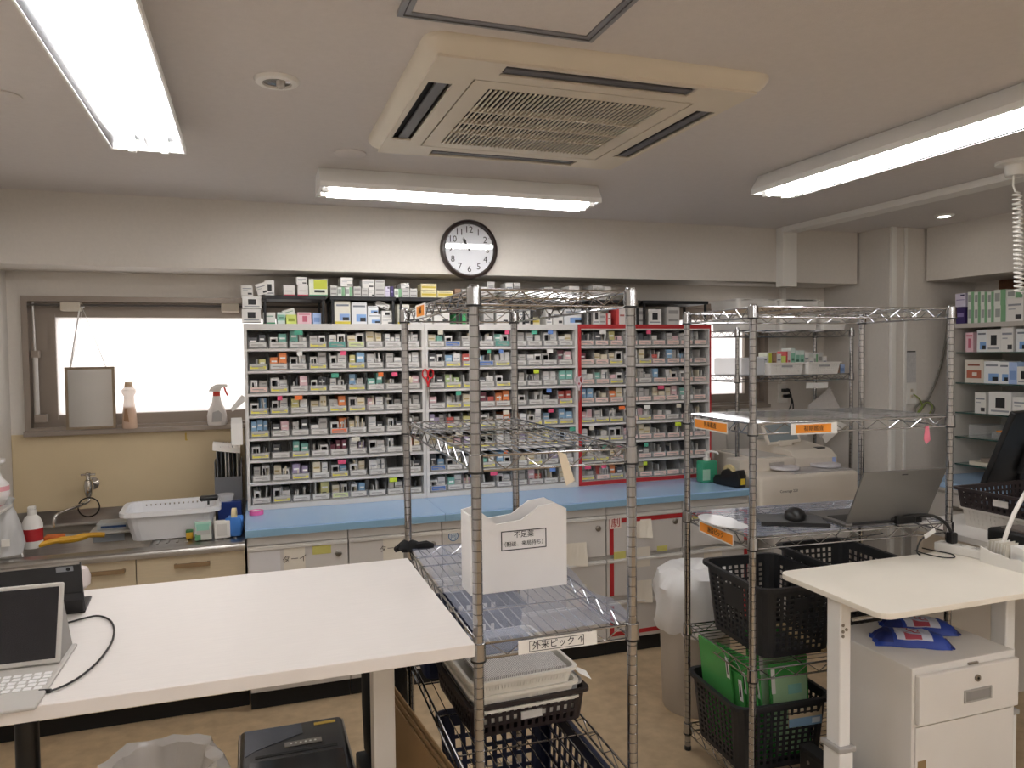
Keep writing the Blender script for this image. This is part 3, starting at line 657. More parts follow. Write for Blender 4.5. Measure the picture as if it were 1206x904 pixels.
lo_ = cr(270, 310, 5.02, [(200, 290, 273, 345, 'wg', 0), (283, 290, 331, 345, 't', 0), (335, 303, 400, 345, 'lg', 0), (402, 290, 487, 345, 'n', 0), (493, 293, 543, 345, 'b', 0), (622, 222, 718, 348, 'wy', 0), (722, 230, 815, 350, 'wb', 0),
    (818, 300, 897, 350, 'wb', 0), (818, 252, 882, 299, 'wb', 1), (900, 318, 970, 352, 'w', 0), (900, 280, 968, 317, 'wk', 1), (995, 243, 1066, 348, 'wy', 0), (1068, 262, 1130, 348, 'w', 0), (1132, 240, 1200, 348, 'w', 0)])
lo_ += cr(470, 310, 5.02, [(205, 255, 300, 375, 'w', 0), (335, 300, 395, 375, 'gr', 0), (400, 270, 470, 375, 'wk', 0), (500, 255, 560, 375, 's', 0), (575, 262, 650, 375, 'w', 0), (710, 280, 775, 375, 'w', 0), (780, 320, 832, 375, 'y', 0), (870, 272, 905, 375, 'wk', 0), (910, 280, 970, 375, 'w', 0), (975, 270, 1092, 375, 'wb', 0), (1110, 262, 1140, 375, 's', 0), (1145, 265, 1190, 375, 'wk', 0)])
lo_ += cr(660, 340, 5.02, [(232, 145, 270, 205, 's', 0), (272, 145, 298, 205, 'r', 0), (330, 112, 384, 205, 'r', 0), (440, 112, 502, 205, 's', 0), (520, 120, 598, 205, 'wk', 0), (632, 105, 705, 205, 's', 0)])
for j, (u0, v0, u1, v1, s, k) in enumerate(sorted(lo_)):
    topbox(u0, v0, u1, v1, s, TZ+.0003 if not k else None, f'{STY[s][2]} medicine box below the black add-on shelves, {ORDW[j]} from the window', 'medicine boxes between shelf units and add-on shelves', Y=4.125)
for (u0, v0, u1, v1, s, t_, lab) in ((284.5, 363.5, 307.5, 379, 'wk', 0, 'white medicine box at the bottom of the stack beside the window'), (285, 348.5, 308, 363, 'wk', 0, 'white medicine box in the middle of the stack beside the window'), (284, 336, 298, 348, 'w', 0, 'small white medicine box topping the stack beside the window')):
    topbox(u0, v0, u1, v1, s, None, lab, 'stack of boxes beside the window', Y=4.11)
a = pY(304, 339, 4.11)
o = inst('medicine_box', boxmesh('w'), None, (.072, 4.115, 1.967), (0, -.3, 0), (.05, .1, .058)); tag(o, 'small tilted white medicine box leaning at the window end', 'medicine box')
a = pY(342, 369, 4.13); o = inst('medicine_box', boxmesh('wg'), None, (a.x, 4.14, 1.852), (0, -.28, 0), (.062, .1, .042)); tag(o, 'tilted white medicine box with green edge lying on the lime box', 'medicine box')
a = pY(450, 361, 4.13); o = inst('medicine_box', boxmesh('w'), None, (a.x, 4.14, 1.906), (0, .4, 0), (.075, .1, .03)); tag(o, 'tilted flat white medicine box lying on top of two others', 'medicine box')
# hanging scissors
def scissors(u, v, Y, col, lab, s=1.0, rx=0):
    p = pY(u, v, Y); o = thing('scissors', lab, 'scissors', (p.x, Y, p.z-.12*s)); M_ = mat('grip_'+col[1:], col, .4)
    for k in (-1, 1):
        pts = [(p.x+k*.016*s+.016*s*math.cos(t*PI/8)*.9, Y, p.z+.024*s*math.sin(t*PI/8)) for t in range(16)]
        q = MB(); q.tube(pts, .0042*s, 6, True); q.build('grip', M_, o, smooth=True)
        q = MB(); q.tube([(p.x+k*.012*s, Y, p.z-.022*s), (p.x+k*.003*s, Y, p.z-.05*s), (p.x-k*.003*s, Y, p.z-.07*s)], [.005*s, .006*s, .004*s], 6); q.build('shank', M_, o, smooth=True)
        q = MB(); q.prism([(p.x-k*.003*s, p.z-.065*s), (p.x-k*.010*s, p.z-.065*s), (p.x-k*.002*s, p.z-.15*s)], 'y', Y-.001+k*.0008, Y+.0006+k*.0008); q.build('blade', KNOB, o)
scissors(504, 440, 4.072, '#c8232a', 'red handled scissors hanging on the panel between left and middle shelves', 1.0)
scissors(682, 447, 4.07, '#dcc7cc', 'pale pink scissors hanging on the red taped panel', .9)
# things on the blue worktop
p = pZ(838, 565, .858)
o = thing('pump_bottle', 'green square pump bottle of hand sanitiser with white pump', 'bottle', (2.60, 3.93, .858))
GRN = mat('sanitiser_green', '#3f9b76', .25)
q = MB(); q.box((2.545, 3.90, .858), (2.655, 3.97, .99)); q.build('body', GRN, o, bevel=.012, seg=3, smooth=True)
q = MB(); q.lathe([(.022, .99), (.022, 1.005), (.009, 1.007), (.009, 1.03), (.016, 1.032), (.016, 1.042), (.005, 1.044)], 16, (2.60, 3.935, 0)); q.build('pump_collar', WHITEP, o, smooth=True)
q = MB(); q.tube([(2.60, 3.935, 1.04), (2.62, 3.92, 1.045), (2.645, 3.90, 1.04), (2.652, 3.893, 1.028)], .006, 8); q.build('nozzle', WHITEP, o, smooth=True)
q = MB(); q.box((2.55, 3.899, .875), (2.60, 3.9005, .94)); q.build('front_label', mat('pale_green_print', '#a7cdb4', .6), o)
o = thing('tape_dispenser', 'black desktop tape dispenser with cream tape roll at worktop end', 'tape dispenser', (2.645, 3.77, .859), rotz=math.radians(100), world=False)
q = MB(); q.prism([(-.1, 0), (.1, 0), (.105, .03), (.09, .055), (.045, .06), (.03, .09), (.0, .1), (-.03, .09), (-.045, .085), (-.09, .105), (-.105, .07)], 'y', -.03, .03); q.build('body', BLACK, o, bevel=.005, smooth=True)
q = MB(); q.lathe([(.042, -.01), (.042, .01), (.022, .01), (.022, -.01), (.042, -.01)], 28, (.0, 0, .083), 'y', cap0=False, cap1=False); q.build('tape_roll', mat('tape_cream', '#e2cf9a', .5), o, smooth=True)
q = MB(); q.box((-.108, -.015, .02), (-.1, .015, .055)); q.build('warning_sticker', mat('sticker_yellow', '#e8c93a', .6), o)
o = thing('tape_ring', 'small bright pink tape ring at the left end of the worktop', 'tape', (-.0, 4.0, .859))
q = MB(); q.lathe([(.034, .859), (.034, .879), (.024, .879), (.024, .859), (.034, .859)], 24, (.012, 3.98, 0), cap0=False, cap1=False); q.build('roll', mat('hot_pink', '#ef6fb0', .4), o, smooth=True)
q = MB(); q.lathe([(.0235, .8615), (.0235, .877), (.018, .877), (.018, .8615), (.0235, .8615)], 20, (.012, 3.98, 0), cap0=False, cap1=False); q.build('core', PAPER, o, smooth=True)
# ================================================================== SINK UNIT
SZ, SF = .79, 3.71; SX0, SX1 = XL+.004, -.042
sk = thing('sink_unit', 'stainless sink with drainboard on a beige cabinet under the window', 'sink', ((SX0+SX1)/2, 4.0, 0))
q = MB(); q.box((SX0, SF+.02, .085), (SX1, YB-.02, SZ-.19)); q.build('cabinet_body', BEIGE, sk)
q = MB(); q.box((SX0, SF+.035, 0), (SX1, SF+.055, .085)); q.build('kickboard', BLACKM, sk)
HND = mat('bronze_handle', '#9d8464', .4, .5)
for a, b in ((SX0, -.722), (-.722, -.502), (-.502, SX1)):
    for z0, z1 in ((.60, .752), (.085, .595)):
        q = MB(); q.box((a+.002, SF, z0), (b-.002, SF+.02, z1)); dr = q.build('drawer_front' if z0 > .5 else 'cupboard_door', BEIGE, sk, bevel=.001)
        if z0 > .5:
            hx = {0: a+.1, 1: -.62, 2: -.27}[0 if a == SX0 else 1 if a < -.7 else 2]; L = .075
            q = MB(); q.box((hx-L, SF-.028, .700), (hx+L, SF-.018, .718)); q.box((hx-L, SF-.02, .702), (hx-L+.012, SF, .716)); q.box((hx+L-.012, SF-.02, .702), (hx+L, SF, .716)); q.build('handle', HND, dr, weld=.0001)
# steel top with basin
q = MB(); bx0, bx1, by0, by1, bz = -1.09, -.46, 3.79, 4.24, SZ-.17
xs = [SX0, bx0, bx1, SX1]; ys = [SF-.02, by0, by1, YB-.016]
vv = {(i, j): q.bm.verts.new((xs[i], ys[j], SZ)) for i in range(4) for j in range(4)}
for i in range(3):
    for j in range(3):
        if (i, j) != (1, 1): q.face([vv[i, j], vv[i+1, j], vv[i+1, j+1], vv[i, j+1]])
ins = .03
f_ = [vv[1, 1], vv[2, 1], vv[2, 2], vv[1, 2]]
g_ = [q.bm.verts.new(p) for p in ((bx0+ins, by0+ins, bz), (bx1-ins, by0+ins, bz), (bx1-ins, by1-ins, bz), (bx0+ins, by1-ins, bz))]
for i in range(4): q.face([f_[i], f_[(i+1) % 4], g_[(i+1) % 4], g_[i]])
q.face(g_)
fr_ = [vv[i, 0] for i in range(4)]; fb = [q.bm.verts.new((x, SF-.02, SZ-.035)) for x in xs]
for i in range(3): q.face([fr_[i], fr_[i+1], fb[i+1], fb[i]])
bk = [vv[i, 3] for i in range(4)]; bt = [q.bm.verts.new((x, YB-.016, SZ+.085)) for x in xs]
for i in range(3): q.face([bk[i], bk[i+1], bt[i+1], bt[i]])
top = q.build('steel_top', STEEL, sk, bevel=.018, seg=3, smooth=True)
q = MB(); q.cyl((-.8, 4.02, bz-.002), (-.8, 4.02, bz+.004), .05, 24); q.build('drain', BLACKM, top)
for k in range(9):
    x = -.43+k*.042; q = MB(); q.box((x, 3.80, SZ), (x+.012, 4.28, SZ+.0035)); q.build('drain_rib', STEEL, top, bevel=.0015)
q = MB(); q.box((-.76, by1-.016, SZ-.06), (-.62, by1-.013, SZ-.025)); q.build('paper_sticker', mat('sticker_pale', '#cfd9e2', .6), top)
# faucet on the wall
f = pY(105, 562, YB-.06)
fa = thing('wall_faucet', 'chrome wall tap with cross handle and swivel spout above the sink', 'faucet', (-.79, YB-.012, .93))
CH = mat('tap_chrome', '#d2cfca', .12, 1)
fx, fz = -.785, 1.005
q = MB(); q.lathe([(.034, -.012), (.034, -.018), (.02, -.026), (.013, -.03), (.013, -.075)], 20, (fx, YB, fz), 'y'); q.build('wall_flange', CH, fa, smooth=True)
q = MB(); q.lathe([(.008, -.06), (.014, -.055), (.02, -.03), (.022, .0), (.018, .025), (.012, .03), (.009, .05)], 18, (fx-.005, YB-.085, fz)); q.build('valve_body', CH, fa, smooth=True)
q = MB(); q.cyl((fx-.038, YB-.085, fz+.055), (fx+.028, YB-.085, fz+.055), .0055); q.cyl((fx-.005, YB-.118, fz+.055), (fx-.005, YB-.052, fz+.055), .0055); q.lathe([(.012, fz+.045), (.012, fz+.064), (.006, fz+.068)], 14, (fx-.005, YB-.085, 0)); q.build('cross_handle', CH, fa, smooth=True)
q = MB(); q.tube(spline([(fx-.005, YB-.085, fz-.055), (fx-.005, YB-.088, fz-.075), (fx-.02, YB-.11, fz-.085), (fx-.06, YB-.17, fz-.095), (fx-.105, YB-.235, fz-.105), (fx-.122, YB-.26, fz-.122), (fx-.125, YB-.264, fz-.165)]), .0085, 10); q.build('spout', CH, fa, smooth=True)
pts = [(fx+.0+.048*math.cos(t*PI/12), YB-.12, fz-.105+.048*math.sin(t*PI/12)) for t in range(24)]
q = MB(); q.tube(pts, .0035, 6, True); one('rubber_ring', q, BLACK, 'black rubber ring hanging from the tap spout', 'ring', (fx, YB-.12, fz-.15), smooth=True)
# ---- perforated basket builder
def basket(parent, W, D, H, taper, nx, ny, nz, m_, rim=.012, bar=.35, corner=.03, hbot=.02, htop=.03, name='basket_body', solid=.0035, blank=(), floor_holes=False, rowbar=None):
    """open basket, local coords centred, floor at z=0; walls have real slots. blank: (side, i0, i1, j0, j1) kept solid."""
    a, b = W/2, D/2; cols = []            # each column boundary: (dirx, diry, side, idx)
    def side_pts(n_): 
        t = [0]; hb = bar
        for i in range(n_): t += [t[-1]+hb, t[-1]+1]
        t.append(t[-1]+hb); return [x/t[-1] for x in t]
    per = []
    def add_side(s, n_, p0, p1):
        for k, t in enumerate(side_pts(n_)): per.append((p0[0]+(p1[0]-p0[0])*t, p0[1]+(p1[1]-p0[1])*t, s, k))
    c = corner
    corners = [((a-c, -b+c), -PI/2), ((a-c, b-c), 0), ((-a+c, b-c), PI/2), ((-a+c, -b+c), PI)]
    sides = [((-a+c, -b), (a-c, -b), nx), ((a, -b+c), (a, b-c), ny), ((a-c, b), (-a+c, b), nx), ((-a, b-c), (-a, -b+c), ny)]
    for s in range(4):
        add_side(s, sides[s][2], sides[s][0], sides[s][1])
        (ccx, ccy), a0 = corners[s]
        for k in (1, 2): per.append((ccx+c*math.cos(a0+k*PI/6), ccy+c*math.sin(a0+k*PI/6), -1, k))
    rb = bar if rowbar is None else rowbar
    zz = [0, hbot]; 
    if nz:
        hh = (H-hbot-htop)/(nz+(nz-1)*rb); z = hbot
        for j in range(nz):
            z += hh; zz.append(z)
            if j < nz-1: z += hh*rb; zz.append(z)
    zz.append(H)
    q = MB(); N = len(per); V = []
    for z in zz:
        k = 1-taper*(1-z/H)
        V.append([q.bm.verts.new((x*k, y*k, z)) for x, y, s, i in per])
    for j in range(len(zz)-1):
        for i in range(N):
            i2 = (i+1) % N; s = per[i][2]; same = s >= 0 and per[i2][2] == s
            isrow = nz and j >= 1 and j % 2 == 1 and j <= 2*nz-1
            if same and isrow and per[i][3] % 2 == 1:
                col, row = (per[i][3]-1)//2, (j-1)//2
                if not any(bs == s and i0 <= col <= i1 and j0 <= row <= j1 for (bs, i0, i1, j0, j1) in blank): continue
            q.face([V[j][i], V[j][i2], V[j+1][i2], V[j+1][i]])
    if rim:
        R = [q.bm.verts.new((x*(1+rim/a), y*(1+rim/b), H)) for x, y, s, i in per]; R2 = [q.bm.verts.new((x*(1+rim/a), y*(1+rim/b), H-rim*.9)) for x, y, s, i in per]
        for i in range(N): i2 = (i+1) % N; q.face([V[-1][i], V[-1][i2], R[i2], R[i]]); q.face([R[i], R[i2], R2[i2], R2[i]])
    q.face(V[0][::-1])
    o_ = q.build(name, m_, parent)
    md = o_.modifiers.new('thickness', 'SOLIDIFY'); md.thickness = solid; md.offset = 0; md.use_even_offset = False
    return o_
# white wash tub
o = thing('wash_tub', 'white plastic wash tub with perforated rim standing on the drainboard', 'tub', (-.375, 4.02, SZ+.004), rotz=.03, world=False)
basket(o, .40, .30, .135, .16, 13, 9, 1, mat('tub_white', '#e6e6e8', .35), rim=.02, corner=.05, hbot=.112, htop=.013, name='tub_body', bar=.7)
o = thing('ladle', 'clear measuring scoop with black handle lying across the wash tub', 'scoop', (-.2, 3.98, .935))
q = MB(); q.box((-.25, 3.96, .945), (-.165, 4.0, .97)); q.build('handle', BLACK, o, bevel=.01, seg=3, smooth=True)
q = MB(); q.lathe([(.03, .93), (.042, .965), (.041, .965), (.029, .932)], 20, (-.13, 4.02, 0)); q.build('cup', CLEAR, o, smooth=True)
q = MB(); q.box((-.215, 3.98, .925), (-.205, 3.99, .95)); q.build('stem', BLACK, o)
# file rack with papers, blue tray, blue tape cutter etc at sink right end
o = thing('file_stand', 'grey magazine file stuffed with bent papers beside the shelf unit', 'file holder', (-.12, 4.3, SZ))
q = MB(); q.box((-.19, 4.22, SZ+.0045), (-.055, 4.225, 1.02)); q.box((-.19, 4.225, SZ+.0045), (-.186, 4.375, 1.1)); q.box((-.059, 4.225, SZ+.0045), (-.055, 4.375, 1.1)); q.build('holder', mat('file_grey', '#77787c', .5), o)
for k in range(6):
    x = -.18+k*.021; q = MB(); pts = []
    for t in range(7):
        z = .83+t*.06; y = 4.27-.0-.055*max(0, (t-4))/2
        pts.append((q.bm.verts.new((x, y, z-.01*max(0, t-5))), q.bm.verts.new((x+.012, 4.365, z))))
    for a, b in zip(pts, pts[1:]): q.face([a[0], b[0], b[1], a[1]])
    q.build('document', [mat('doc_grey', '#c9c9cb', .6), mat('doc_dark', '#6a7078', .5), PAPER][k % 3], o, solid=.004)
q = MB(); pts = [(4.20, 1.165), (4.22, 1.19), (4.26, 1.20), (4.32, 1.20)]
for (a, b), (c, d) in zip(pts, pts[1:]): q.quad((-.195, a, b), (-.06, a, b-.02), (-.06, c, d-.02), (-.195, c, d))
q.build('bent_sheet', PAPER, o, weld=.0001, solid=.003)
q = MB(); q.box((-.175, 4.16, SZ+.0045), (-.06, 4.21, .90)); one('blue_folder_box', q, mat('navy_blue', '#23408f', .4), 'small navy blue box between file holder and tape cutter', 'box', (-.12, 4.18, SZ), bevel=.003)
o = thing('tape_cutter', 'bright blue tape cutter with yellowed tape roll on the drainboard', 'tape dispenser', (-.09, 3.86, SZ+.004), rotz=math.radians(85), world=False)
q = MB(); q.prism([(-.05, 0), (.075, 0), (.08, .06), (.055, .085), (.03, .07), (-.0, .06), (-.03, .085), (-.055, .095)], 'y', -.036, .036); q.build('body', mat('cutter_blue', '#3f7fd0', .35), o, bevel=.008, smooth=True)
q = MB(); q.lathe([(.038, -.01), (.038, .01), (.022, .01), (.022, -.01), (.038, -.01)], 24, (.0, 0, .09), 'y', cap0=False, cap1=False); q.build('tape_roll', mat('tape_old', '#d9c79a', .5), o, smooth=True)
o = thing('tissue_box', 'small pale mint carton standing on the drainboard', 'carton', (-.225, 3.81, SZ))
q = MB(); q.box((-.262, 3.79, SZ+.004), (-.19, 3.83, .88)); q.build('box', printed('mint_pack', '#c3c4bd', [(0, 1, .75, 1, '#a9d2c2'), (0, .35, 0, .35, '#5c9a6c'), (.1, .9, .3, .6, '#b3b1ac')]), o, bevel=.002)
q = MB(); q.box((-.255, 3.789, .84), (-.2, 3.7905, .87)); q.build('print_panel', mat('mint_print', '#8fc4b0', .6), o)
o = thing('switch_box', 'small white framed plastic box next to the mint carton', 'box', (-.15, 3.81, SZ))
q = MB(); q.box((-.178, 3.80, SZ+.004), (-.108, 3.83, .875)); q.build('case', WHITEP, o, bevel=.004)
q = MB(); q.box((-.165, 3.797, .805), (-.122, 3.80, .862)); q.build('front_frame', LGREY, o, bevel=.003)
o = thing('sponge_pad', 'yellow sponge cube beside the wash tub', 'sponge', (-.285, 3.86, SZ)); 
q = MB(); q.box((-.305, 3.84, SZ+.004), (-.275, 3.88, .825)); q.build('foam', mat('sponge_yellow', '#e8b83a', .9, bump=.6, bscale=300), o, bevel=.005)
q = MB(); q.box((-.305, 3.84, .825), (-.275, 3.88, .832)); q.build('scour_pad', mat('scour_green', '#4a7c4e', .95), o)
o = thing('drain_tray', 'grey plastic tray with dark blue strip resting over the sink back', 'tray', (-.62, 4.2, SZ))
q = MB(); q.box((-.76, 4.10, SZ+.002), (-.55, 4.26, SZ+.014)); q.build('tray', LGREY, o, bevel=.004)
q = MB(); q.box((-.73, 4.14, SZ+.014), (-.55, 4.24, SZ+.05)); q.build('sponge_case', mat('case_grey', '#b9bcbb', .5), o, bevel=.006)
q = MB(); q.box((-.71, 4.135, SZ+.026), (-.60, 4.14, SZ+.036)); q.build('blue_strip', mat('dark_blue', '#2f4c78', .5), o)
q = MB(); q.tube(spline([(-.93, 3.93, SZ+.012), (-.87, 3.96, SZ+.02), (-.8, 4.0, SZ+.014), (-.74, 4.03, SZ+.02), (-.68, 4.05, SZ+.012)]), [.012]*8+[.016]*9+[.012]*8, 8)
one('rubber_glove', q, mat('glove_yellow', '#e0a92c', .5), 'yellow rubber glove lying along the sink edge', 'glove', (-.8, 4.0, SZ), smooth=True)
q = MB(); q.box((-.93, 4.02, SZ+.002), (-.85, 4.08, SZ+.03)); one('sponge', q, mat('sponge_orange', '#d8743a', .9, bump=.6, bscale=300), 'orange sponge on the sink rim behind the yellow glove', 'sponge', (-.89, 4.05, SZ), bevel=.006)
# bottles left of the sink
o = thing('bleach_bottle', 'white plastic bottle with red label on the sink at far left', 'bottle', (-.975, 3.95, SZ))
q = MB(); q.lathe([(.04, SZ+.002), (.042, SZ+.02), (.042, SZ+.11), (.03, SZ+.14), (.018, SZ+.15), (.018, SZ+.175)], 20, (-.955, 3.95, 0)); q.build('body', WHITEP, o, smooth=True)
q = MB(); q.lathe([(.0425, SZ+.035), (.0425, SZ+.09)], 20, (-.955, 3.95, 0), cap0=False, cap1=False); q.build('label', mat('label_red', '#b5242a', .5), o, smooth=True)
q = MB(); q.box((-.97, 3.935, SZ+.175), (-.94, 3.965, SZ+.19)); q.build('cap', WHITEP, o, bevel=.004)
o = thing('plastic_bag', 'crumpled translucent white plastic bag at the left end of the sink', 'bag', (-1.0, 3.9, SZ))
BAG = mat('bag_white', '#dcdcdc', .35, alpha=.75, bump=1, bscale=18)
random.seed(3); ph = [random.uniform(0, 6) for _ in range(6)]
q = MB(); q.lathe([(.03, SZ+.003), (.075, SZ+.01), (.085, SZ+.06), (.08, SZ+.13), (.06, SZ+.19), (.04, SZ+.225), (.05, SZ+.25), (.04, SZ+.255)], 28, (-1.045, 3.83, 0), wob=lambda t, j: .12*math.sin(3*t+ph[j % 6])+.07*math.sin(7*t+ph[(j+2) % 6])); q.build('bag_body', BAG, o, smooth=True)
q = MB(); q.box((-1.02, 3.735, SZ+.06), (-.99, 3.74, SZ+.09)); q.build('tag', PAPER, o)
o = thing('spray_head_bottle', 'white and pink patterned trigger spray bottle hanging at the left edge', 'bottle', (-.985, 3.7, 1.06))
bq = pY(5, 555, 3.72)
q = MB(); q.lathe([(.012, 1.02), (.04, 1.035), (.062, 1.075), (.06, 1.12), (.035, 1.15), (.028, 1.18), (.03, 1.20), (.05, 1.215), (.05, 1.228), (.02, 1.232)], 24, (bq.x-.045, 3.72, 0)); q.build('body', mat('bottle_floral', '#ece8e6', .35), o, smooth=True)
q = MB(); q.lathe([(.0625, 1.075), (.0605, 1.115)], 24, (bq.x-.045, 3.72, 0), cap0=False, cap1=False); q.build('label_wrap', printed('floral_wrap', '#e9e2e0', [(.3, .6, .3, .9, '#2f8f92'), (.6, .8, .1, .5, '#8fb3a0'), (.7, 1, .5, 1, '#e6a3ab')]), o, smooth=True)
q = MB(); q.lathe([(.014, 1.018), (.04, 1.034)], 24, (bq.x-.045, 3.72, 0), cap0=False); q.build('base_cup', mat('rose_pink', '#e58f98', .4), o, smooth=True)
# a shelf bracket that carries it on the left wall
o = thing('wall_bracket_shelf', 'small white corner shelf on the left wall under the spray bottle', 'shelf', (-1.08, 3.72, 1.0))
q = MB(); q.box((XL+.001, 3.62, 1.005), (bq.x-.0, 3.82, 1.017)); q.build('board', WHITEP, o, bevel=.002)
q = MB(); q.box((XL+.001, 3.715, .94), (XL+.012, 3.725, 1.005)); q.build('bracket', WHITEP, o)
# window sill things
WS = W1[2]+.012; wy = YB-.03
o = thing('hanging_mirror', 'small bronze framed mirror hung by a white ribbon in the window', 'mirror', (-.775, wy, WS))
x0, x1, z0, z1 = -.889, -.662, WS+.002, 1.605
q = MB(); t_ = .013
q.box((x0, wy-.012, z0), (x1, wy, z0+t_)); q.box((x0, wy-.012, z1-t_), (x1, wy, z1)); q.box((x0, wy-.012, z0+t_), (x0+t_, wy, z1-t_)); q.box((x1-t_, wy-.012, z0+t_), (x1, wy, z1-t_)); q.build('frame', mat('mirror_frame', '#8a7a66', .4, .3), o, weld=.0001)
q = MB(); q.box((x0+t_, wy-.008, z0+t_), (x1-t_, wy-.002, z1-t_)); q.build('mirror_glass', mat('mirror_silver', '#b7b5b3', .03, 1), o)
q = MB(); q.tube([(x0+.03, wy-.004, z1), (-.800, wy+.0, W1[3]-.06), (x1-.04, wy-.004, z1)], .0022, 5); q.build('ribbon', mat('ribbon_white', '#e8e6e4', .8), o)
q = MB(); q.tube([(x0+.026, wy-.005, z1), (-.812, wy+.0, W1[3]-.06), (-.79, wy, W1[3]-.055)], .004, 5); q.build('ribbon', MATS['ribbon_white'], o)
o = thing('detergent_bottle', 'clear bottle of amber dish detergent standing in the window', 'bottle', (-.598, wy, WS))
q = MB(); q.lathe([(.036, WS), (.037, WS+.01), (.034, WS+.07), (.027, WS+.13), (.024, WS+.165), (.034, WS+.185), (.034, WS+.20), (.02, WS+.215)], 20, (-.598, wy-.015, 0)); q.build('body', mat('bottle_clear_amber', '#e8d2bd', .1, alpha=.55), o, smooth=True)
q = MB(); q.lathe([(.033, WS+.003), (.034, WS+.01), (.031, WS+.065), (.026, WS+.11)], 20, (-.598, wy-.015, 0)); q.build('liquid', mat('amber_liquid', '#d08a55', .2, alpha=.75), o, smooth=True)
q = MB(); q.lathe([(.021, WS+.215), (.018, WS+.24)], 16, (-.598, wy-.015, 0)); q.build('cap', mat('cap_tan', '#c7ab8c', .5), o, smooth=True)
q = MB(); q.prism([(-.62, WS+.04), (-.595, WS+.035), (-.603, WS+.1), (-.615, WS+.1)], 'y', wy-.055, wy-.0535); q.build('label', mat('label_brown', '#8a6a4e', .6), o)
o = thing('spray_bottle', 'white trigger spray bottle with red collar standing in the window', 'bottle', (-.17, wy, WS))
q = MB(); q.lathe([(.045, WS), (.049, WS+.01), (.05, WS+.05), (.042, WS+.085), (.025, WS+.12), (.02, WS+.155)], 22, (-.175, wy-.01, 0)); q.build('body', mat('spray_white', '#e9e4df', .35, alpha=.9), o, smooth=True)
q = MB(); q.lathe([(.019, WS+.155), (.019, WS+.178)], 16, (-.175, wy-.01, 0)); q.build('collar', mat('collar_red', '#d8402e', .4), o, smooth=True)
q = MB(); q.prism([(-.215, WS+.18), (-.2, WS+.205), (-.175, WS+.218), (-.12, WS+.218), (-.118, WS+.203), (-.15, WS+.198), (-.155, WS+.178)], 'y', wy-.024, wy+.004); q.build('trigger_head', WHITEP, o, bevel=.004, smooth=True)
q = MB(); q.tube([(-.135, wy-.01, WS+.20), (-.128, wy-.01, WS+.175), (-.118, wy-.01, WS+.155)], .005, 6); q.build('trigger', MATS['collar_red'], o, smooth=True)
q = MB(); q.prism([(-.2, WS+.02), (-.15, WS+.02), (-.145, WS+.06), (-.165, WS+.08), (-.195, WS+.07)], 'y', wy-.0615, wy-.0595); q.build('label', mat('label_grey', '#a9a6a4', .6), o)
# papers taped on shelf side
o = thing('hanging_note', 'white paper slip taped to the left edge of the shelf unit', 'paper', (-.075, 4.09, 1.2))
q = MB(); q.quad((-.10, 4.085, 1.2), (-.045, 4.085, 1.2), (-.045, 4.087, 1.31), (-.10, 4.087, 1.31)); q.quad((-.045, 4.087, 1.31), (-.10, 4.087, 1.31), (-.098, 4.075, 1.34), (-.047, 4.075, 1.34)); q.build('slip', PAPER, o, weld=.0001, solid=.001)
q = MB(); q.prism([(-.10, 1.385), (-.045, 1.455), (-.03, 1.445), (-.03, 1.42), (-.09, 1.37)], 'y', 4.082, 4.09); q.build('clip', LGREY, o)
o = thing('wall_hook', 'tiny yellow adhesive hook on the beige panel under the window', 'hook', (-.335, YB-.016, 1.2))
q = MB(); q.box((-.338, YB-.018, 1.205), (-.330, YB-.012, 1.245)); q.build('plate', mat('hook_yellow', '#c9a74e', .5), o, bevel=.001)
q = MB(); q.box((-.333, YB-.024, 1.205), (-.327, YB-.018, 1.212)); q.build('tip', MATS['hook_yellow'], o)
# ================================================================== WIRE RACKS
def post_mesh(h):
    q = MB(); prof = [(.0127, .02)]; z = .0254*1.5
    while z < h-.03:
        prof += [(.0127, z-.0014), (.0112, z-.0004), (.0112, z+.0004), (.0127, z+.0014)]; z += .0254
    prof += [(.0127, h), (.0118, h+.003), (.003, h+.004)]
    q.lathe(prof, 14); return q.mesh('post', CHROME, smooth=True)
def shelf_meshes(w, l, longy, step=.0285):
    q = MB(); c = [(0, 0), (w, 0), (w, l), (0, l)]; r = .0034
    for z in (.004, .040):
        q.tube([(x, y, z) for x, y in c], r, 8, True)
    frame = q.mesh('shelf', CHROME, smooth=True)
    q = MB()
    for (x0, y0), (x1, y1) in zip(c, c[1:]+c[:1]):
        L = math.hypot(x1-x0, y1-y0); n_ = max(4, round(L/.052)); n_ = n_ if n_ % 2 == 0 else n_+1; P = []
        for k in range(n_+1):
            t = (.03+(L-.06)*k/n_)/L; P.append((x0+(x1-x0)*t, y0+(y1-y0)*t, .006 if k % 2 else .038))
        q.tube(P, .0019, 6)
    truss = q.mesh('truss_wire', CHROME, smooth=True)
    q = MB(); A, B = (w, l) if longy else (l, w); n_ = int(A/step)
    for k in range(1, n_):
        t = A*k/n_; q.cyl(*(((t, 0, .042), (t, B, .042)) if longy else ((0, t, .042), (B, t, .042))), .0016, 6)
    for k in range(1, 4):
        t = B*k/4; q.cyl(*(((0, t, .038), (A, t, .038)) if longy else ((t, 0, .038), (t, A, .038))), .0026, 6)
    deck = q.mesh('deck_wire', CHROME, smooth=True)
    q = MB(); q.lathe([(.0140, .003), (.0185, .004), (.0172, .044), (.0140, .045)], 18); col = q.mesh('collar', CHROME, smooth=True)
    q = MB(); q.lathe([(.0130, -.001), (.0190, -.001), (.0190, .004), (.0130, .004)], 18); rg = q.mesh('sleeve_ring', BLACK, smooth=True)
    return frame, truss, deck, col, rg
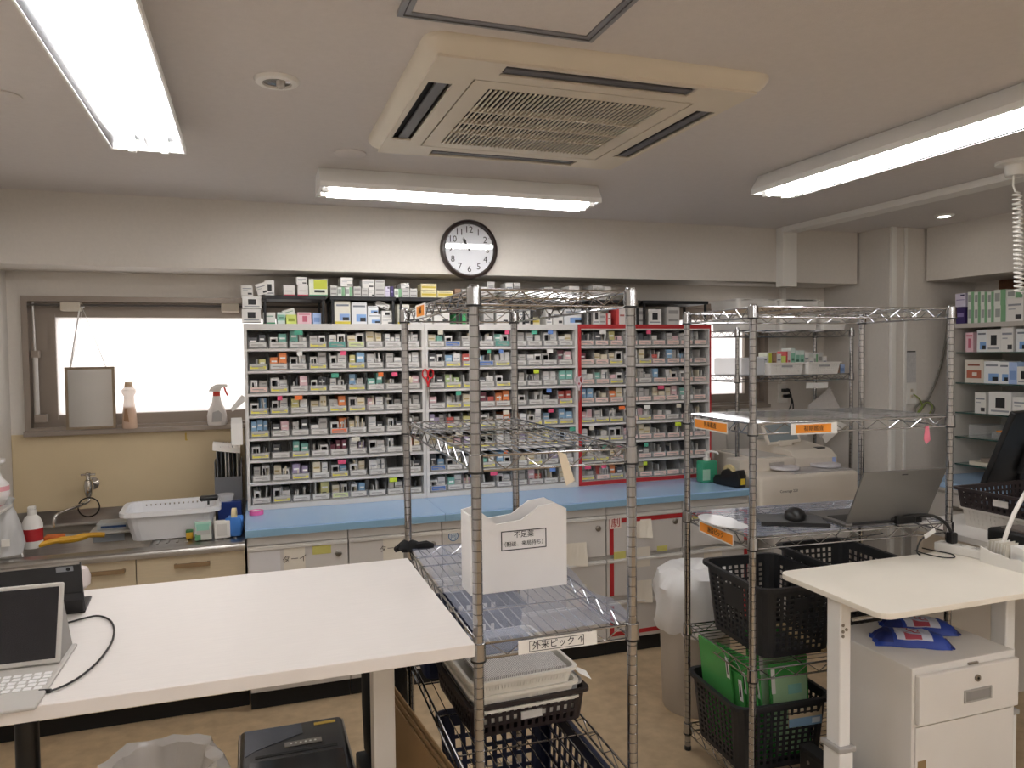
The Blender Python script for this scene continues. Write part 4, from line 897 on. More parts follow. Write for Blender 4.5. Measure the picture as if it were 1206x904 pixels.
def wire_rack(label, loc, rz, w, l, levels, h, longy, group='chrome wire racks'):
    o = thing('wire_rack', label, 'rack', loc, rz, group, world=False)
    pm = post_mesh(h); sm = shelf_meshes(w, l, longy); q = MB(); q.lathe([(.008, 0), (.014, .002), (.014, .016), (.008, .022)], 14); ft = q.mesh('foot', BLACK, smooth=True)
    for x, y in ((0, 0), (w, 0), (0, l), (w, l)):
        p = inst('post', pm, o, (x, y, 0)); inst('foot', ft, p)
    for z in levels:
        s = inst('shelf', sm[0], o, (0, 0, z)); t = inst('truss_wire', sm[1], s); t['kind'] = 'stuff'; d = inst('deck_wire', sm[2], s); d['kind'] = 'stuff'
        for x, y in ((0, 0), (w, 0), (0, l), (w, l)):
            inst('collar', sm[3], s, (x, y, 0)); inst('sleeve_ring', sm[4], s, (x, y, 0))
    return o
R1 = (Vector((.5005, 1.7199, 0)), -.0214, .4075, .949, [1.7606, 1.3663, .9137, .520, .10])
R2 = (Vector((1.6425, 2.2051, 0)), -.0729, .8355, .4746, [1.7589, 1.3546, .9522, .4861, .07])
rk1 = wire_rack('narrow chrome wire rack in the middle foreground beside the white desk', R1[0], R1[1], R1[2], R1[3], R1[4], 1.808, True)
rk2 = wire_rack('wide chrome wire rack at right holding the laptop and black baskets', R2[0], R2[1], R2[2], R2[3], R2[4], 1.806, False)
def loc1(x, y, z): c, s = math.cos(R1[1]), math.sin(R1[1]); return Vector((R1[0].x+c*x-s*y, R1[0].y+s*x+c*y, z))
def loc2(x, y, z): c, s = math.cos(R2[1]), math.sin(R2[1]); return Vector((R2[0].x+c*x-s*y, R2[0].y+s*x+c*y, z))
# clear sheets on shelves
def sheet(lab, loc, rz, w, l, m_, up=0, seed=1):
    random.seed(seed); q = MB(); nx, ny = 14, 18; V = {}
    for i in range(nx+1):
        for j in range(ny+1): V[i, j] = q.bm.verts.new((w*i/nx, l*j/ny, .0012+random.uniform(0, .0016)))
    for i in range(nx):
        for j in range(ny): q.face([V[i, j], V[i+1, j], V[i+1, j+1], V[i, j+1]])
    if up:
        E_ = [q.bm.verts.new((w+.004, l*j/ny, up*(.6+.4*math.sin(j)))) for j in range(ny+1)]
        for j in range(ny): q.face([V[nx, j], E_[j], E_[j+1], V[nx, j+1]])
    o = q.build('plastic_sheet', m_, None, smooth=True); o.location = loc; o.rotation_euler = (0, 0, rz); return tag(o, lab, 'sheet', 'clear sheets lying on wire shelves')
sheet('clear plastic sheet on the wire shelf under the white file box', loc1(.006, .012, .9137+.0438), R1[1], .395, .925, CLEARS, .03)
sheet('clear plastic sheet on the upper shelf of the wide rack', loc2(.012, .01, 1.3546+.0438), R2[1], .81, .455, mat('clear_grey_sheet', '#b3b2b0', .12, alpha=.35), 0, 2)
sheet('clear plastic sheet under the laptop on the wide rack', loc2(.012, .01, .9522+.0438), R2[1], .81, .455, CLEARS, 0, 4)
# white file box ------------------------------------------------------
fz = .9597
o = thing('file_box', 'white magazine file box with scooped front and black text label', 'file box', (.725, 2.11, fz))
X0, X1, Y0, Y1 = .579, .877, 2.06, 2.155; FB = mat('file_box_white', '#efedeb', .5)
q = MB(); q.prism([(X0, fz), (X1, fz), (X1, 1.188), (.842, 1.207), (.79, 1.201), (.735, 1.165), (.658, 1.158), (.613, 1.197), (X0, 1.19)], 'y', Y0, Y0+.006); q.build('front_panel', FB, o)
q = MB(); q.prism([(X0, fz), (X1, fz), (X1, 1.188), (.842, 1.207), (.79, 1.201), (.735, 1.165), (.658, 1.158), (.613, 1.197), (X0, 1.19)], 'y', Y1-.006, Y1); q.build('back_panel', FB, o)
for x in (X0, X1-.006): q = MB(); q.box((x, Y0+.006, fz), (x+.006, Y1-.006, 1.188)); q.build('side_panel', FB, o)
q = MB(); q.box((X0+.006, Y0+.006, fz), (X1-.006, Y1-.006, fz+.005)); q.build('bottom_panel', FB, o)
lx, lz = .742, 1.107
q = MB()
for a, b in (((.672, 1.079), (.812, 1.0815)), ((.672, 1.1335), (.812, 1.136)), ((.672, 1.0815), (.6745, 1.1335)), ((.8095, 1.0815), (.812, 1.1335))): q.box((a[0], Y0-.001, a[1]), (b[0], Y0, b[1]))
fl_ = q.build('label_border', INK, o, weld=.0003)
text('label_text', '不足薬', .021, (lx, Y0-.0006, 1.122), (PI/2, 0, 0), INK, o); text('label_text', '（配送、来局待ち）', .0155, (lx, Y0-.0006, 1.096), (PI/2, 0, 0), INK, o)
q = MB(); q.tube(spline([(X1, Y1-.03, 1.09), (X1+.014, Y1-.03, 1.10), (X1+.016, Y1-.03, 1.12), (X1+.004, Y1-.03, 1.13)]), .006, 8); q.build('grip_tab', FB, o, smooth=True)
# shelf signs -----------------------------------------------------------
def sign(lab, o_, rz, w, h, txt, size, card=True, m_=PAPER, inner=None, border=True, tilt=0):
    t = thing('shelf_sign', lab, 'sign', o_, rz, 'signs clipped on rack shelves', world=False); t.rotation_euler = (0, tilt, rz)
    q = MB(); q.box((0, -.0012, 0), (w, 0, h)); q.build('card', m_, t)
    if inner: q = MB(); q.box((inner[0], -.002, .005), (inner[1], -.0012, h-.005)); q.build('colour_panel', ORANGE, t)
    if border:
        q = MB(); a, b, c, d = border
        for u, v in (((a, c), (b, c+.0012)), ((a, d-.0012), (b, d)), ((a, c+.0012), (a+.0012, d-.0012)), ((b-.0012, c+.0012), (b, d-.0012))): q.box((u[0], -.0022, u[1]), (v[0], -.0012, v[1]))
        q.build('border_line', INK, t, weld=.0002)
    text('sign_text', txt, size, (w*.5 if not inner else (inner[0]+inner[1])/2, -.0024, h*.5), (PI/2, 0, 0), INK, t); return t
p = loc1(.098, -.0075, .918)
sign('white shelf sign reading 外来ピック on the middle rack below the file box', p, R1[1], .208, .034, '外来ピック ↑', .0225, border=(.028, .172, .004, .030))
p = loc1(-.006, .70, 1.764); 
sign('orange sign card on the left end of the middle rack top shelf', p, R1[1]-PI/2, .16, .042, '施設', .024, border=None, inner=(.02, .14), m_=WHITE)
p = loc2(.145, -.0075, 1.352); sign('wide orange sign card on the front of the right rack upper shelf', p, R2[1], .19, .040, '初期鑑査', .0205, border=None, inner=(.02, .165), m_=WHITE)
p = loc2(-.0075, .40, 1.345); sign('orange sign card on the left end of the right rack upper shelf', p, R2[1]-PI/2, .25, .042, '外来鑑査', .0235, border=None, inner=(.006, .244), m_=WHITE)
p = loc2(-.0075, .36, .94); sign('orange sign card on the left end of the laptop shelf', p, R2[1]-PI/2, .25, .044, '施設ピック', .0235, border=None, inner=(.006, .244), m_=WHITE)
# small hanging tags
p = loc1(-.004, .94, 1.30); q = MB(); q.prism([(0, 0), (.022, .004), (.020, .075), (-.002, .075)], 'y', 0, .001); q.rot(Matrix.Translation(p) @ Matrix.Rotation(.1, 4, 'Z')); one('hanging_tag', q, PAPER, 'white paper tag on the far left post of the middle rack', 'tag', p)
p = pY(660, 540, 1.705); q = MB(); q.prism([(0, 0), (.022, -.008), (.045, -.075), (.022, -.086)], 'y', 1.698, 1.700); q.rot(Matrix.Translation((p.x-.01, 0, p.z+.02))); one('hanging_tag', q, mat('manila_card', '#e6d8c0', .8), 'cream card tag hanging from the middle rack second shelf', 'tag', (p.x, 1.7, p.z-.05))
p = loc2(.72, -.006, 1.36); q = MB(); q.prism([(0, 0), (.015, .004), (.024, -.05), (.004, -.065), (-.008, -.045)], 'y', 0, .002); q.rot(Matrix.Translation(p)); one('pink_tag', q, mat('tag_pink', '#e67f93', .5), 'small pink tag hanging from the wide rack upper shelf', 'tag', p)
# black cloth tie at far left post of rack 1
p = loc1(0, .949, .965); random.seed(5)
q = MB(); q.lathe([(.016, -.02), (.04, -.012), (.045, .0), (.03, .014), (.016, .02)], 20, p, wob=lambda t, j: .25*math.sin(3*t+j)+.15*math.sin(5*t)); q.tube([p+Vector((.02, -.02, 0)), p+Vector((.06, -.03, .004)), p+Vector((.085, -.035, .0))], [.014, .016, .008], 8); q.tube([p+Vector((-.02, 0, 0)), p+Vector((-.05, -.01, -.008))], [.014, .01], 8)
one('cloth_tie', q, mat('black_cloth', '#121214', .9), 'black cloth tied around the far left post of the middle rack', 'cloth', p, smooth=True)
# ---- stack on bottom shelf of rack 1
BRN = mat('dark_brown_plastic', '#2b2223', .45); NAVY = mat('navy_plastic', '#232a44', .45); GRYP = mat('grey_plastic', '#a9a9aa', .5)
bz = R1[4][3]+.0438
o = thing('brown_basket', 'dark brown perforated basket on the middle rack holding white trays', 'basket', (.735, 2.215, bz), rotz=.03, world=False)
basket(o, .355, .40, .095, .06, 13, 15, 3, BRN, rim=.010, bar=.5, corner=.02, hbot=.010, htop=.016, blank=((0, 5, 7, 1, 1),), rowbar=.5)
q = MB(); q.box((-.03, -.2035, .036), (.035, -.199, .058)); q.build('label_plate', LGREY, o)
q = MB(); q.box((-.165, -.188, .093), (.165, .188, .098)); 
o = thing('grey_basket', 'grey perforated basket nested inside the brown basket', 'basket', (.735, 2.215, bz+.018), rotz=.03, world=False)
basket(o, .33, .37, .095, .07, 13, 15, 3, GRYP, rim=.008, bar=.5, corner=.02, hbot=.014, htop=.016, rowbar=.5)
WT = mat('tray_white', '#e4e0d6', .5)
def tray(x, y, z, rz, lab, W_=.315, D_=.36, H_=.055):
    t = thing('white_tray', lab, 'tray', (x, y, z), rz, 'white trays stacked in the brown basket', world=False)
    basket(t, W_, D_, H_, .08, 26, 28, 1, WT, rim=.008, bar=.9, corner=.025, hbot=.024, htop=.018, solid=.003); return t
zt = bz+.022
tray(.735, 2.20, zt, .02, 'lowest white perforated tray in the stack on the middle rack')
tray(.725, 2.19, zt+.046, .03, 'middle white perforated tray in the stack on the middle rack')
tray(.715, 2.18, zt+.092, .04, 'topmost white perforated tray in the stack, holding printed sheets')
PRT = printed('printed_sheet', '#e9e5e2', [(.08, .92, .1+.09*k, .13+.09*k, '#b5b0ae') for k in range(9)])
PRT2 = bpy.data.materials.new('printed_lines'); PRT2.use_nodes = True
n = PRT2.node_tree.nodes; l = PRT2.node_tree.links; pb = n['Principled BSDF']; pb.inputs['Roughness'].default_value = .8
tc = n.new('ShaderNodeTexCoord'); wv = n.new('ShaderNodeTexWave'); wv.inputs['Scale'].default_value = 70; wv.inputs['Distortion'].default_value = 2.5; wv.inputs['Detail'].default_value = 4; wv.inputs['Detail Scale'].default_value = 4
cr_ = n.new('ShaderNodeValToRGB'); cr_.color_ramp.elements[0].position = .25; cr_.color_ramp.elements[0].color = lin('#8f8b8a'); cr_.color_ramp.elements[1].position = .5; cr_.color_ramp.elements[1].color = lin('#ebe7e3')
l.new(tc.outputs['Object'], wv.inputs['Vector']); l.new(wv.outputs['Fac'], cr_.inputs[0]); l.new(cr_.outputs[0], pb.inputs['Base Color'])
q = MB(); q.box((-.125, -.165, 0), (.135, .12, .012)); o = q.build('document_pile', PRT2); o.location = (.715, 2.18, zt+.092+.045); o.rotation_euler = (0, 0, .04); tag(o, 'pile of printed sheets lying in the topmost white tray', 'papers')
q = MB(); q.box((-.1, -.02, 0), (.12, .16, .004)); o = q.build('clear_folder', CLEARS); o.location = (.715, 2.19, zt+.092+.058); o.rotation_euler = (0, 0, .04); tag(o, 'clear folder lying on the printed sheets behind the sign', 'folder')
q = MB()
for k in range(3):
    x0 = .90+.004*k; q.quad((x0, 2.03+.06*k, .70-.03*k), (x0, 2.10+.06*k, .70-.03*k), (x0+.05, 2.09+.06*k, .675-.04*k), (x0+.045, 2.04+.06*k, .67-.04*k))
one('loose_slips', q, PAPER, 'loose paper slips hanging over the right side of the brown basket', 'paper', (.92, 2.1, .66), solid=.0008)
o = thing('navy_basket', 'navy blue plastic basket below the bottom wire deck of the middle rack', 'basket', (.72, 2.08, R1[4][4]+.0438), rotz=-.02, world=False)
basket(o, .37, .50, .36, .12, 8, 9, 7, NAVY, rim=.012, bar=.45, corner=.035, hbot=.03, htop=.05)
o = thing('navy_basket', 'navy blue plastic basket upright at the far end of the middle rack shelf', 'basket', (.70, 2.54, bz), rotz=-.02, world=False)
basket(o, .36, .20, .22, .08, 9, 5, 4, NAVY, rim=.012, bar=.45, corner=.03, hbot=.03, htop=.05)
# ================================================================== WHITE DESK (left foreground)
DZ, DX0, DX1, DY0, DY1 = .99, -1.05, .468, 1.635, 2.415
dk = thing('white_desk', 'large white laminate desk filling the left foreground', 'desk', (-.29, 2.02, 0))
q = MB(); q.box((DX0, DY0, DZ-.03), (DX1, DY1, DZ)); q.build('desktop', DESKW, dk, bevel=.002)
FRW = mat('desk_frame_white', '#d9d4cc', .45)
q = MB(); q.box((.297, 2.06, .03), (.357, 2.12, DZ-.03)); q.build('leg', FRW, dk, bevel=.003)
q = MB(); q.cyl((-.535, 2.1, .02), (-.535, 2.1, DZ-.03), .026, 24); q.build('leg', BLACK, dk, smooth=True)
q = MB(); q.box((.31, 1.72, .0), (.345, 2.36, .03)); q.build('foot', FRW, dk, bevel=.003)
q = MB(); q.cyl((-.535, 2.1, 0), (-.535, 2.1, .02), .2, 36); q.build('foot', BLACK, dk)
q = MB(); q.box((-.9, 2.16, DZ-.075), (.36, 2.19, DZ-.03)); q.build('apron', FRW, dk)
# black bag / cushion behind the leg
p = Vector((.30, 2.52, .55)); q = MB(); q.lathe([(.02, .25), (.07, .28), (.08, .45), (.075, .62), (.05, .74), (.02, .78)], 20, (.41, 2.60, 0), wob=lambda t, j: .08*math.sin(3*t+j))
one('black_bag', q, BLACKM, 'black bag standing behind the white desk leg', 'bag', (.41, 2.60, .25), smooth=True)
q = MB(); q.box((.32, 2.50, .0), (.49, 2.67, .249)); one('black_crate', q, BLACKM, 'plain black crate under the black bag behind the desk leg', 'crate', (.41, 2.58, 0), bevel=.006)
# tablets ------------------------------------------------------------
ZD = DZ+.0005
KBG = mat('keyboard_case_grey', '#bdb9b3', .55); SCR = mat('screen_dark', '#17161c', .25, spec=.4)
o = thing('tablet', 'light grey tablet in a keyboard case at the front left of desk', 'tablet', (-.518, 1.78, ZD), rotz=-.02, world=False)
q = MB(); q.box((-.14, -.165, 0), (.125, .17, .007)); base = q.build('keyboard_base', KBG, o, bevel=.003)
KEYM = mat('key_white', '#ecebea', .5); q = MB(); q.box((-.007, -.0068, 0), (.007, .0068, .0022)); km = q.mesh('key', KEYM, bevel=.0015)
for r in range(5):
    for c_ in range(13): inst('key', km, base, (-.115+c_*.0185+.003*(r % 2), -.075+r*.0185, .0071))
q = MB(); q.box((.02, -.162, .0072), (.08, -.095, .0078)); 
Mt = Matrix.Translation((-.005, .05, .009)) @ Matrix.Rotation(-.34, 4, 'X')
q = MB(); q.box((-.13, -.004, 0), (.123, .004, .168), Mt); case = q.build('tablet_case', KBG, o, bevel=.006, seg=3)
q = MB(); q.box((-.122, -.0052, .010), (.114, -.0038, .159), Mt); q.build('screen', SCR, case)
q = MB(); q.prism([(.055, .007), (.168, .007), (.10, .135)], 'x', .02, .115); q.build('stand_flap', mat('case_grey2', '#8f8c88', .6), o)
q = MB(); q.box((.045, .0045, .161), (.115, .012, .169), Mt); q.build('pencil_loop', KBG, o, bevel=.003)
o = thing('tablet', 'black tablet standing with its back to the camera behind the grey one', 'tablet', (-.585, 2.20, ZD), rotz=.06, world=False)
Mt = Matrix.Translation((0, -.01, .004)) @ Matrix.Rotation(.33, 4, 'X')
q = MB(); q.box((-.14, -.005, 0), (.165, .005, .15), Mt); body = q.build('tablet_case', BLACK, o, bevel=.006, seg=3)
q = MB(); q.box((-.14, -.0065, .146), (.162, .0045, .151), Mt); q.build('metal_edge', KNOB, body)
q = MB(); q.box((.11, -.0075, .128), (.148, -.0045, .143), Mt); q.build('camera_window', mat('camera_grey', '#84878c', .3), body, bevel=.002)
q = MB(); q.cyl(Mt @ Vector((.137, -.0085, .1355)), Mt @ Vector((.137, -.006, .1355)), .005, 14); q.build('camera_lens', BLACKM, body)
q = MB(); q.box((-.14, -.012, .0), (.165, .12, .006)); q.build('case_base', BLACK, o, bevel=.002)
q = MB(); q.prism([(-.012, .006), (-.006, .006), (-.032, .06), (-.037, .06)], 'x', -.14, .166); q.build('stand_flap', mat('case_black2', '#2a2a2c', .6), o)
p = pZ(104, 690, ZD+.03); q = MB(); q.lathe([(.02, 0), (.034, .012), (.036, .035), (.028, .06), (.008, .068)], 20, (p.x-.045, p.y+.09, ZD)); one('round_cover', q, mat('pale_pink_grey', '#cfc3bf', .5), 'pale rounded case half hidden behind the black tablet', 'case', (p.x-.045, p.y+.09, ZD), smooth=True)
pts = [pZ(u, v, ZD+.004) for u, v in ((46, 814), (60, 813), (78, 806), (95, 796), (112, 782), (124, 768), (133, 752), (134, 738), (128, 729), (116, 725), (102, 727), (80, 733))]
o = thing('charging_cable', 'thin black charging cable looping across the white desk', 'cable', (pts[0].x, pts[0].y, ZD))
q = MB(); q.tube(spline(pts, 5), .0024, 8); q.build('cord', BLACK, o, smooth=True)
q = MB(); q.cyl(pts[0], pts[1], .0042, 10); q.build('plug', BLACK, o, smooth=True)
# ---- shredder, waste bag, cardboard
o = thing('paper_shredder', 'black paper shredder with slotted top under the white desk', 'shredder', (.11, 2.4, 0), rotz=.0, world=False)
o.location = (.105, 2.43, 0); SH = mat('shredder_black', '#19191b', .3)
q = MB(); q.box((-.15, -.18, 0), (.15, .18, .33)); q.build('bin_body', BLACK, o, bevel=.01)
q = MB(); q.prism([(-.172, .0), (.172, 0), (.172, .05), (.16, .075), (-.16, .075), (-.172, .05)], 'y', -.21, .205); hd = q.build('head', SH, o, bevel=.012, seg=3, smooth=True); hd.location = (0, 0, .33)
q = MB(); q.box((-.12, .0, .0752), (.13, .014, .0765)); q.build('paper_slot', BLACKM, hd)
q = MB(); q.box((-.14, -.17, .0752), (.145, -.02, .077)); q.build('front_plate', mat('glossy_black', '#0b0b0c', .12), hd, bevel=.001)
q = MB(); q.prism([(-.15, .02), (-.12, .05), (.03, .12), (.03, .19), (-.15, .19)], 'z', .0752, .0765); q.build('steel_inlay', mat('inlay_grey', '#5d6068', .25, .5), hd)
q = MB(); q.box((-.03, .04, .0766), (.085, .07, .0782)); q.build('control_panel', KNOB, hd)
for k in range(6): q = MB(); q.cyl((-.01+k*.015, .055, .078), (-.01+k*.015, .055, .0795), .0035, 10); q.build('button', WHITEP, hd, smooth=True)
q = MB(); q.box((.07, .16, .0752), (.14, .178, .0762)); q.build('caution_label', mat('caution_gold', '#b59636', .5), hd)
for s in (-1, 1): q = MB(); q.box((s*.166-.004, -.205, .055), (s*.166+.004, .2, .066)); q.build('side_trim', KNOB, hd, bevel=.003)
o = thing('waste_bin', 'waste bin lined with a crumpled clear bag under the desk', 'waste bin', (-.29, 2.46, 0)); random.seed(11); ph = [random.uniform(0, 6) for _ in range(12)]
q = MB(); q.lathe([(.11, 0), (.13, .30), (.125, .30), (.105, .006)], 28, (-.29, 2.46, 0)); q.build('bin', mat('bin_grey', '#a49f99', .6), o, smooth=True)
BAGC = mat('bag_clear', '#d6d3d0', .12, alpha=.55, bump=1, bscale=25)
q = MB(); q.lathe([(.12, .2), (.14, .29), (.185, .345), (.195, .39), (.175, .43), (.145, .42), (.11, .34), (.08, .22)], 44, (-.29, 2.46, 0), cap0=False, wob=lambda t, j: .06*math.sin(5*t+ph[j])+.05*math.sin(9*t+ph[j+2])+.03*math.sin(17*t+ph[j+3])); q.build('bag_liner', BAGC, o, smooth=True)
q = MB(); q.box((-.34, 2.40, .3), (-.25, 2.47, .315), Matrix.Rotation(.0, 4, 'Z')); q.build('crumpled_wrapper', PAPER, o, bevel=.004)
o = thing('folded_cardboard', 'flattened brown cardboard box leaning beside the middle rack', 'cardboard', (.44, 2.1, 0)); KR_ = mat('kraft_card', '#9d7f58', .8, var=.06)
Ms = Matrix.Translation((.474, 1.76, .0)) @ Matrix.Rotation(.125, 4, 'Z')
for k in range(3): q = MB(); q.prism([(0, 0), (.60, 0), (.615-.03*k, .57-.02*k), (.57-.02*k, .615-.015*k), (.0, .60-.012*k)], 'x', -.008*k-.004, -.008*k); q.rot(Ms); q.build('panel', KR_, o)
# ================================================================== RACK 2 CONTENTS
DG = mat('charcoal_basket', '#26272a', .5)
o = thing('black_basket', 'tall charcoal slotted basket on the wide rack above the green folders', 'basket', (1.892, 2.44, R2[4][3]+.0438), rotz=-.06, world=False)
basket(o, .325, .42, .265, .14, 8, 10, 11, DG, rim=.014, bar=.4, corner=.04, hbot=.02, htop=.035, blank=((3, 3, 6, 6, 9), (0, 3, 4, 8, 9)), rowbar=.5)
o = thing('black_basket', 'charcoal slotted basket behind the white height adjustable desk', 'basket', (2.245, 2.44, R2[4][3]+.0438), rotz=-.06, world=False)
basket(o, .32, .40, .30, .14, 8, 10, 11, DG, rim=.014, bar=.4, corner=.04, hbot=.02, htop=.035, rowbar=.5)
bb_z = R2[4][4]+.0438
o = thing('black_basket', 'charcoal slotted basket full of green folders on the lowest shelf', 'basket', (1.835, 2.435, bb_z), rotz=-.07, world=False)
basket(o, .385, .37, .25, .12, 10, 9, 10, DG, rim=.014, bar=.4, corner=.045, hbot=.02, htop=.03, rowbar=.5)
q = MB(); q.box((.015, -.182, .15), (.155, -.176, .215)); q.rot(Matrix.Rotation(.0, 4, 'Z')); lp = q.build('basket_label', printed('basket_card', '#c8b79a', [(0, 1, 0, .5, '#7fa3c4'), (.7, .95, .1, .4, '#d9e2ea')]), o)
GRF = mat('green_folder_film', '#4fae58', .25, alpha=.8); GRW = mat('green_over_paper', '#a9cfa6', .35)
fold = [(1.705, 2.37, .0, .40, .2), (1.72, 2.32, .04, .33, .2), (1.735, 2.315, .06, .36, .2), (1.75, 2.31, .08, .35, .2), (1.765, 2.305, .1, .39, .2), (1.78, 2.30, .12, .34, .18)]
flabs = ['leftmost green document folder in the charcoal basket', 'second green document folder from the left in the basket', 'third green document folder from the left in the basket', 'fourth green document folder from the left in the basket', 'fifth green document folder from the left in the basket', 'sixth green document folder from the left in the basket']
for (x, y, yaw, h, d_), lab in zip(fold, flabs):
    o = thing('green_folder', lab, 'folder', (x, y, bb_z+.012), rotz=.0, group='green folders in the charcoal basket', world=False)
    M_ = Matrix.Rotation(-.12, 4, 'Y') @ Matrix.Rotation(yaw, 4, 'Z')
    q = MB(); q.box((0, 0, 0), (.006, d_, h), M_); q.build('cover', GRF, o)
    q = MB(); q.box((.001, .004, .01), (.005, d_-.006, h-.05), M_); q.build('paper', GRW, o)
    q = MB(); q.box((-.0015, .004, h-.10), (.0, .022, h-.02), M_); tgm = q.build('index_label', WHITE, o)
    q = MB(); q.box((-.002, .010, h-.085), (-.0014, .017, h-.035), M_); q.build('label_print', INK, tgm)
for k, (x0, y0, w_, h_, lab) in enumerate(((1.81, 2.30, .165, .35, 'front green document wallet standing across the charcoal basket'), (1.805, 2.36, .17, .40, 'tall green document wallet behind the front wallet'), (1.81, 2.43, .16, .43, 'rear green document wallet nearest the rack back'))):
    o = thing('green_wallet', lab, 'folder', (x0, y0, bb_z+.012), rotz=-.06, group='green wallets in the charcoal basket', world=False); M_ = Matrix.Rotation(-.10, 4, 'X')
    q = MB(); q.box((0, 0, 0), (w_, .012, h_), M_); q.build('cover', GRF, o, bevel=.003)
    q = MB(); q.box((.008, -.003, .02), (w_-.008, -.0005, h_-.05), M_); q.build('paper', GRW, o)
    q = MB(); q.box((w_*.45, -.0045, h_*.66), (w_*.8, -.003, h_*.76), M_); q.build('seal_print', mat('aqua_print', '#8fc9bf', .6), o)
    q = MB(); q.box((.004, -.0046, h_-.11), (.02, -.003, h_-.02), M_); q.build('index_label', WHITE, o)
o = thing('green_wallet', 'green document wallet at the right side of the charcoal basket', 'folder', (1.925, 2.36, bb_z+.012), rotz=-.06, group='green wallets in the charcoal basket', world=False); M_ = Matrix.Rotation(-.08, 4, 'X')
q = MB(); q.box((.055, 0, 0), (.10, .01, .34), M_); q.build('cover', GRF, o, bevel=.003); q = MB(); q.box((.056, -.003, .02), (.095, -.0005, .32), M_); q.build('paper', GRW, o)
# wire reflections as painted board on shelf 4 and black case at front floor
q = MB(); q.box((1.98, 2.24, R2[4][3]+.045), (2.09, 2.55, R2[4][3]+.052)); one('wire_reflection_board', q, mat('wire_reflection_tan', '#b69c72', .7, var=.15, vscale=20, stretch=(1, 8, 1)), 'tan board between the charcoal baskets, painted for brownish reflections on the wires', 'board', (2.03, 2.4, R2[4][3]+.045))
o = thing('black_case', 'black hard case with rivets leaning on the lowest rack basket', 'case', (1.825, 2.05, 0), rotz=-PI/2, world=False)
q = MB(); q.box((-.11, -.02, 0), (.28, .025, .255)); q.build('shell', BLACK, o, bevel=.008)
q = MB(); q.box((-.108, -.024, .24), (.278, .029, .258)); q.build('rim', BLACKM, o, bevel=.003)
for x in (-.06, .02): q = MB(); q.cyl((x, -.021, .215), (x, -.024, .215), .006, 12); q.build('rivet', KNOB, o, smooth=True)
# white disc-shaped glossy film on laptop shelf
sz = R2[4][2]+.0475
p = pZ(852, 614, sz); q = MB(); P = []
for k in range(24):
    a = 2*PI*k/24; P.append((p.x+.075*math.cos(a)*(1 if math.cos(a) < 0 else .7+.1*math.sin(5*a)), p.y+.13*math.sin(a)))
q.prism(P, 'z', sz, sz+.004); one('white_film', q, mat('gloss_white', '#eceef0', .12), 'glossy white film patch on the laptop shelf by the left end', 'film', (p.x, p.y, sz))
# laptop
o = thing('laptop', 'grey laptop on the wide rack with its lid back facing the camera', 'laptop', (2.225, 2.19, sz), rotz=-.0729, world=False)
LAP = mat('laptop_grey', '#7d7b79', .35, .6)
q = MB(); q.box((-.18, 0, 0), (.18, .235, .012)); lb = q.build('base', LAP, o, bevel=.003)
q = MB(); q.box((-.155, .035, .012), (.155, .135, .0135)); q.build('keyboard', BLACK, lb)
Mt = Matrix.Translation((0, .004, .012)) @ Matrix.Rotation(math.radians(25), 4, 'X')
q = MB(); q.box((-.18, -.003, 0), (.18, .003, .225), Mt); ld = q.build('lid', LAP, o, bevel=.003)
q = MB(); q.box((-.172, .0032, .012), (.172, .0042, .216), Mt); q.build('screen', SCR, ld)
q = MB(); q.box((-.012, -.0042, .205), (.012, -.003, .209), Mt); q.build('badge', BLACK, ld)
q = MB(); q.cyl((-.15, .004, .010), (.15, .004, .010), .007, 12); q.build('hinge', BLACK, o, smooth=True)
# mouse and mat
o = thing('mouse_pad', 'thin black tray under the mouse on the wide rack', 'pad', (1.93, 2.36, sz), rotz=-.5, world=False)
q = MB(); q.box((-.12, -.09, 0), (.12, .09, .008)); q.build('pad', mat('pad_grey', '#5a5a5c', .5), o, bevel=.002); q = MB(); q.box((-.122, -.092, 0), (.122, -.082, .014)); q.build('edge_strip', BLACK, o)
o = thing('computer_mouse', 'black computer mouse on the wide rack left of the laptop', 'mouse', (1.95, 2.36, sz+.009), rotz=.9, world=False)
q = MB(); q.lathe([(.03, 0), (.032, .01), (.028, .024), (.016, .034), (.003, .037)], 20); mo = q.build('shell', BLACK, o, smooth=True); mo.scale = (2.0, 1.25, 1.1); q = MB(); q.cyl((.03, -.003, .034), (.03, .003, .034), .006, 12); q.build('scroll_wheel', GRYP, o, smooth=True)
pts = [pZ(u, v, sz+.004) for u, v in ((955, 618), (972, 611), (990, 620), (985, 633), (1010, 632), (1040, 628))]
q = MB(); q.tube(spline(pts), .0022, 6); one('thin_cable', q, BLACK, 'thin black cable trailing from the mouse under the laptop', 'cable', (pts[0].x, pts[0].y, sz), smooth=True)
o = thing('dock', 'small black dock lying behind the laptop lid on the rack', 'dock', (2.41, 2.2, sz))
q = MB(); q.box((2.25, 2.165, sz), (2.34, 2.185, sz+.03)); q.build('body', BLACK, o, bevel=.004); q = MB(); q.box((2.34, 2.168, sz), (2.37, 2.182, sz+.014)); q.build('plug', BLACKM, o)
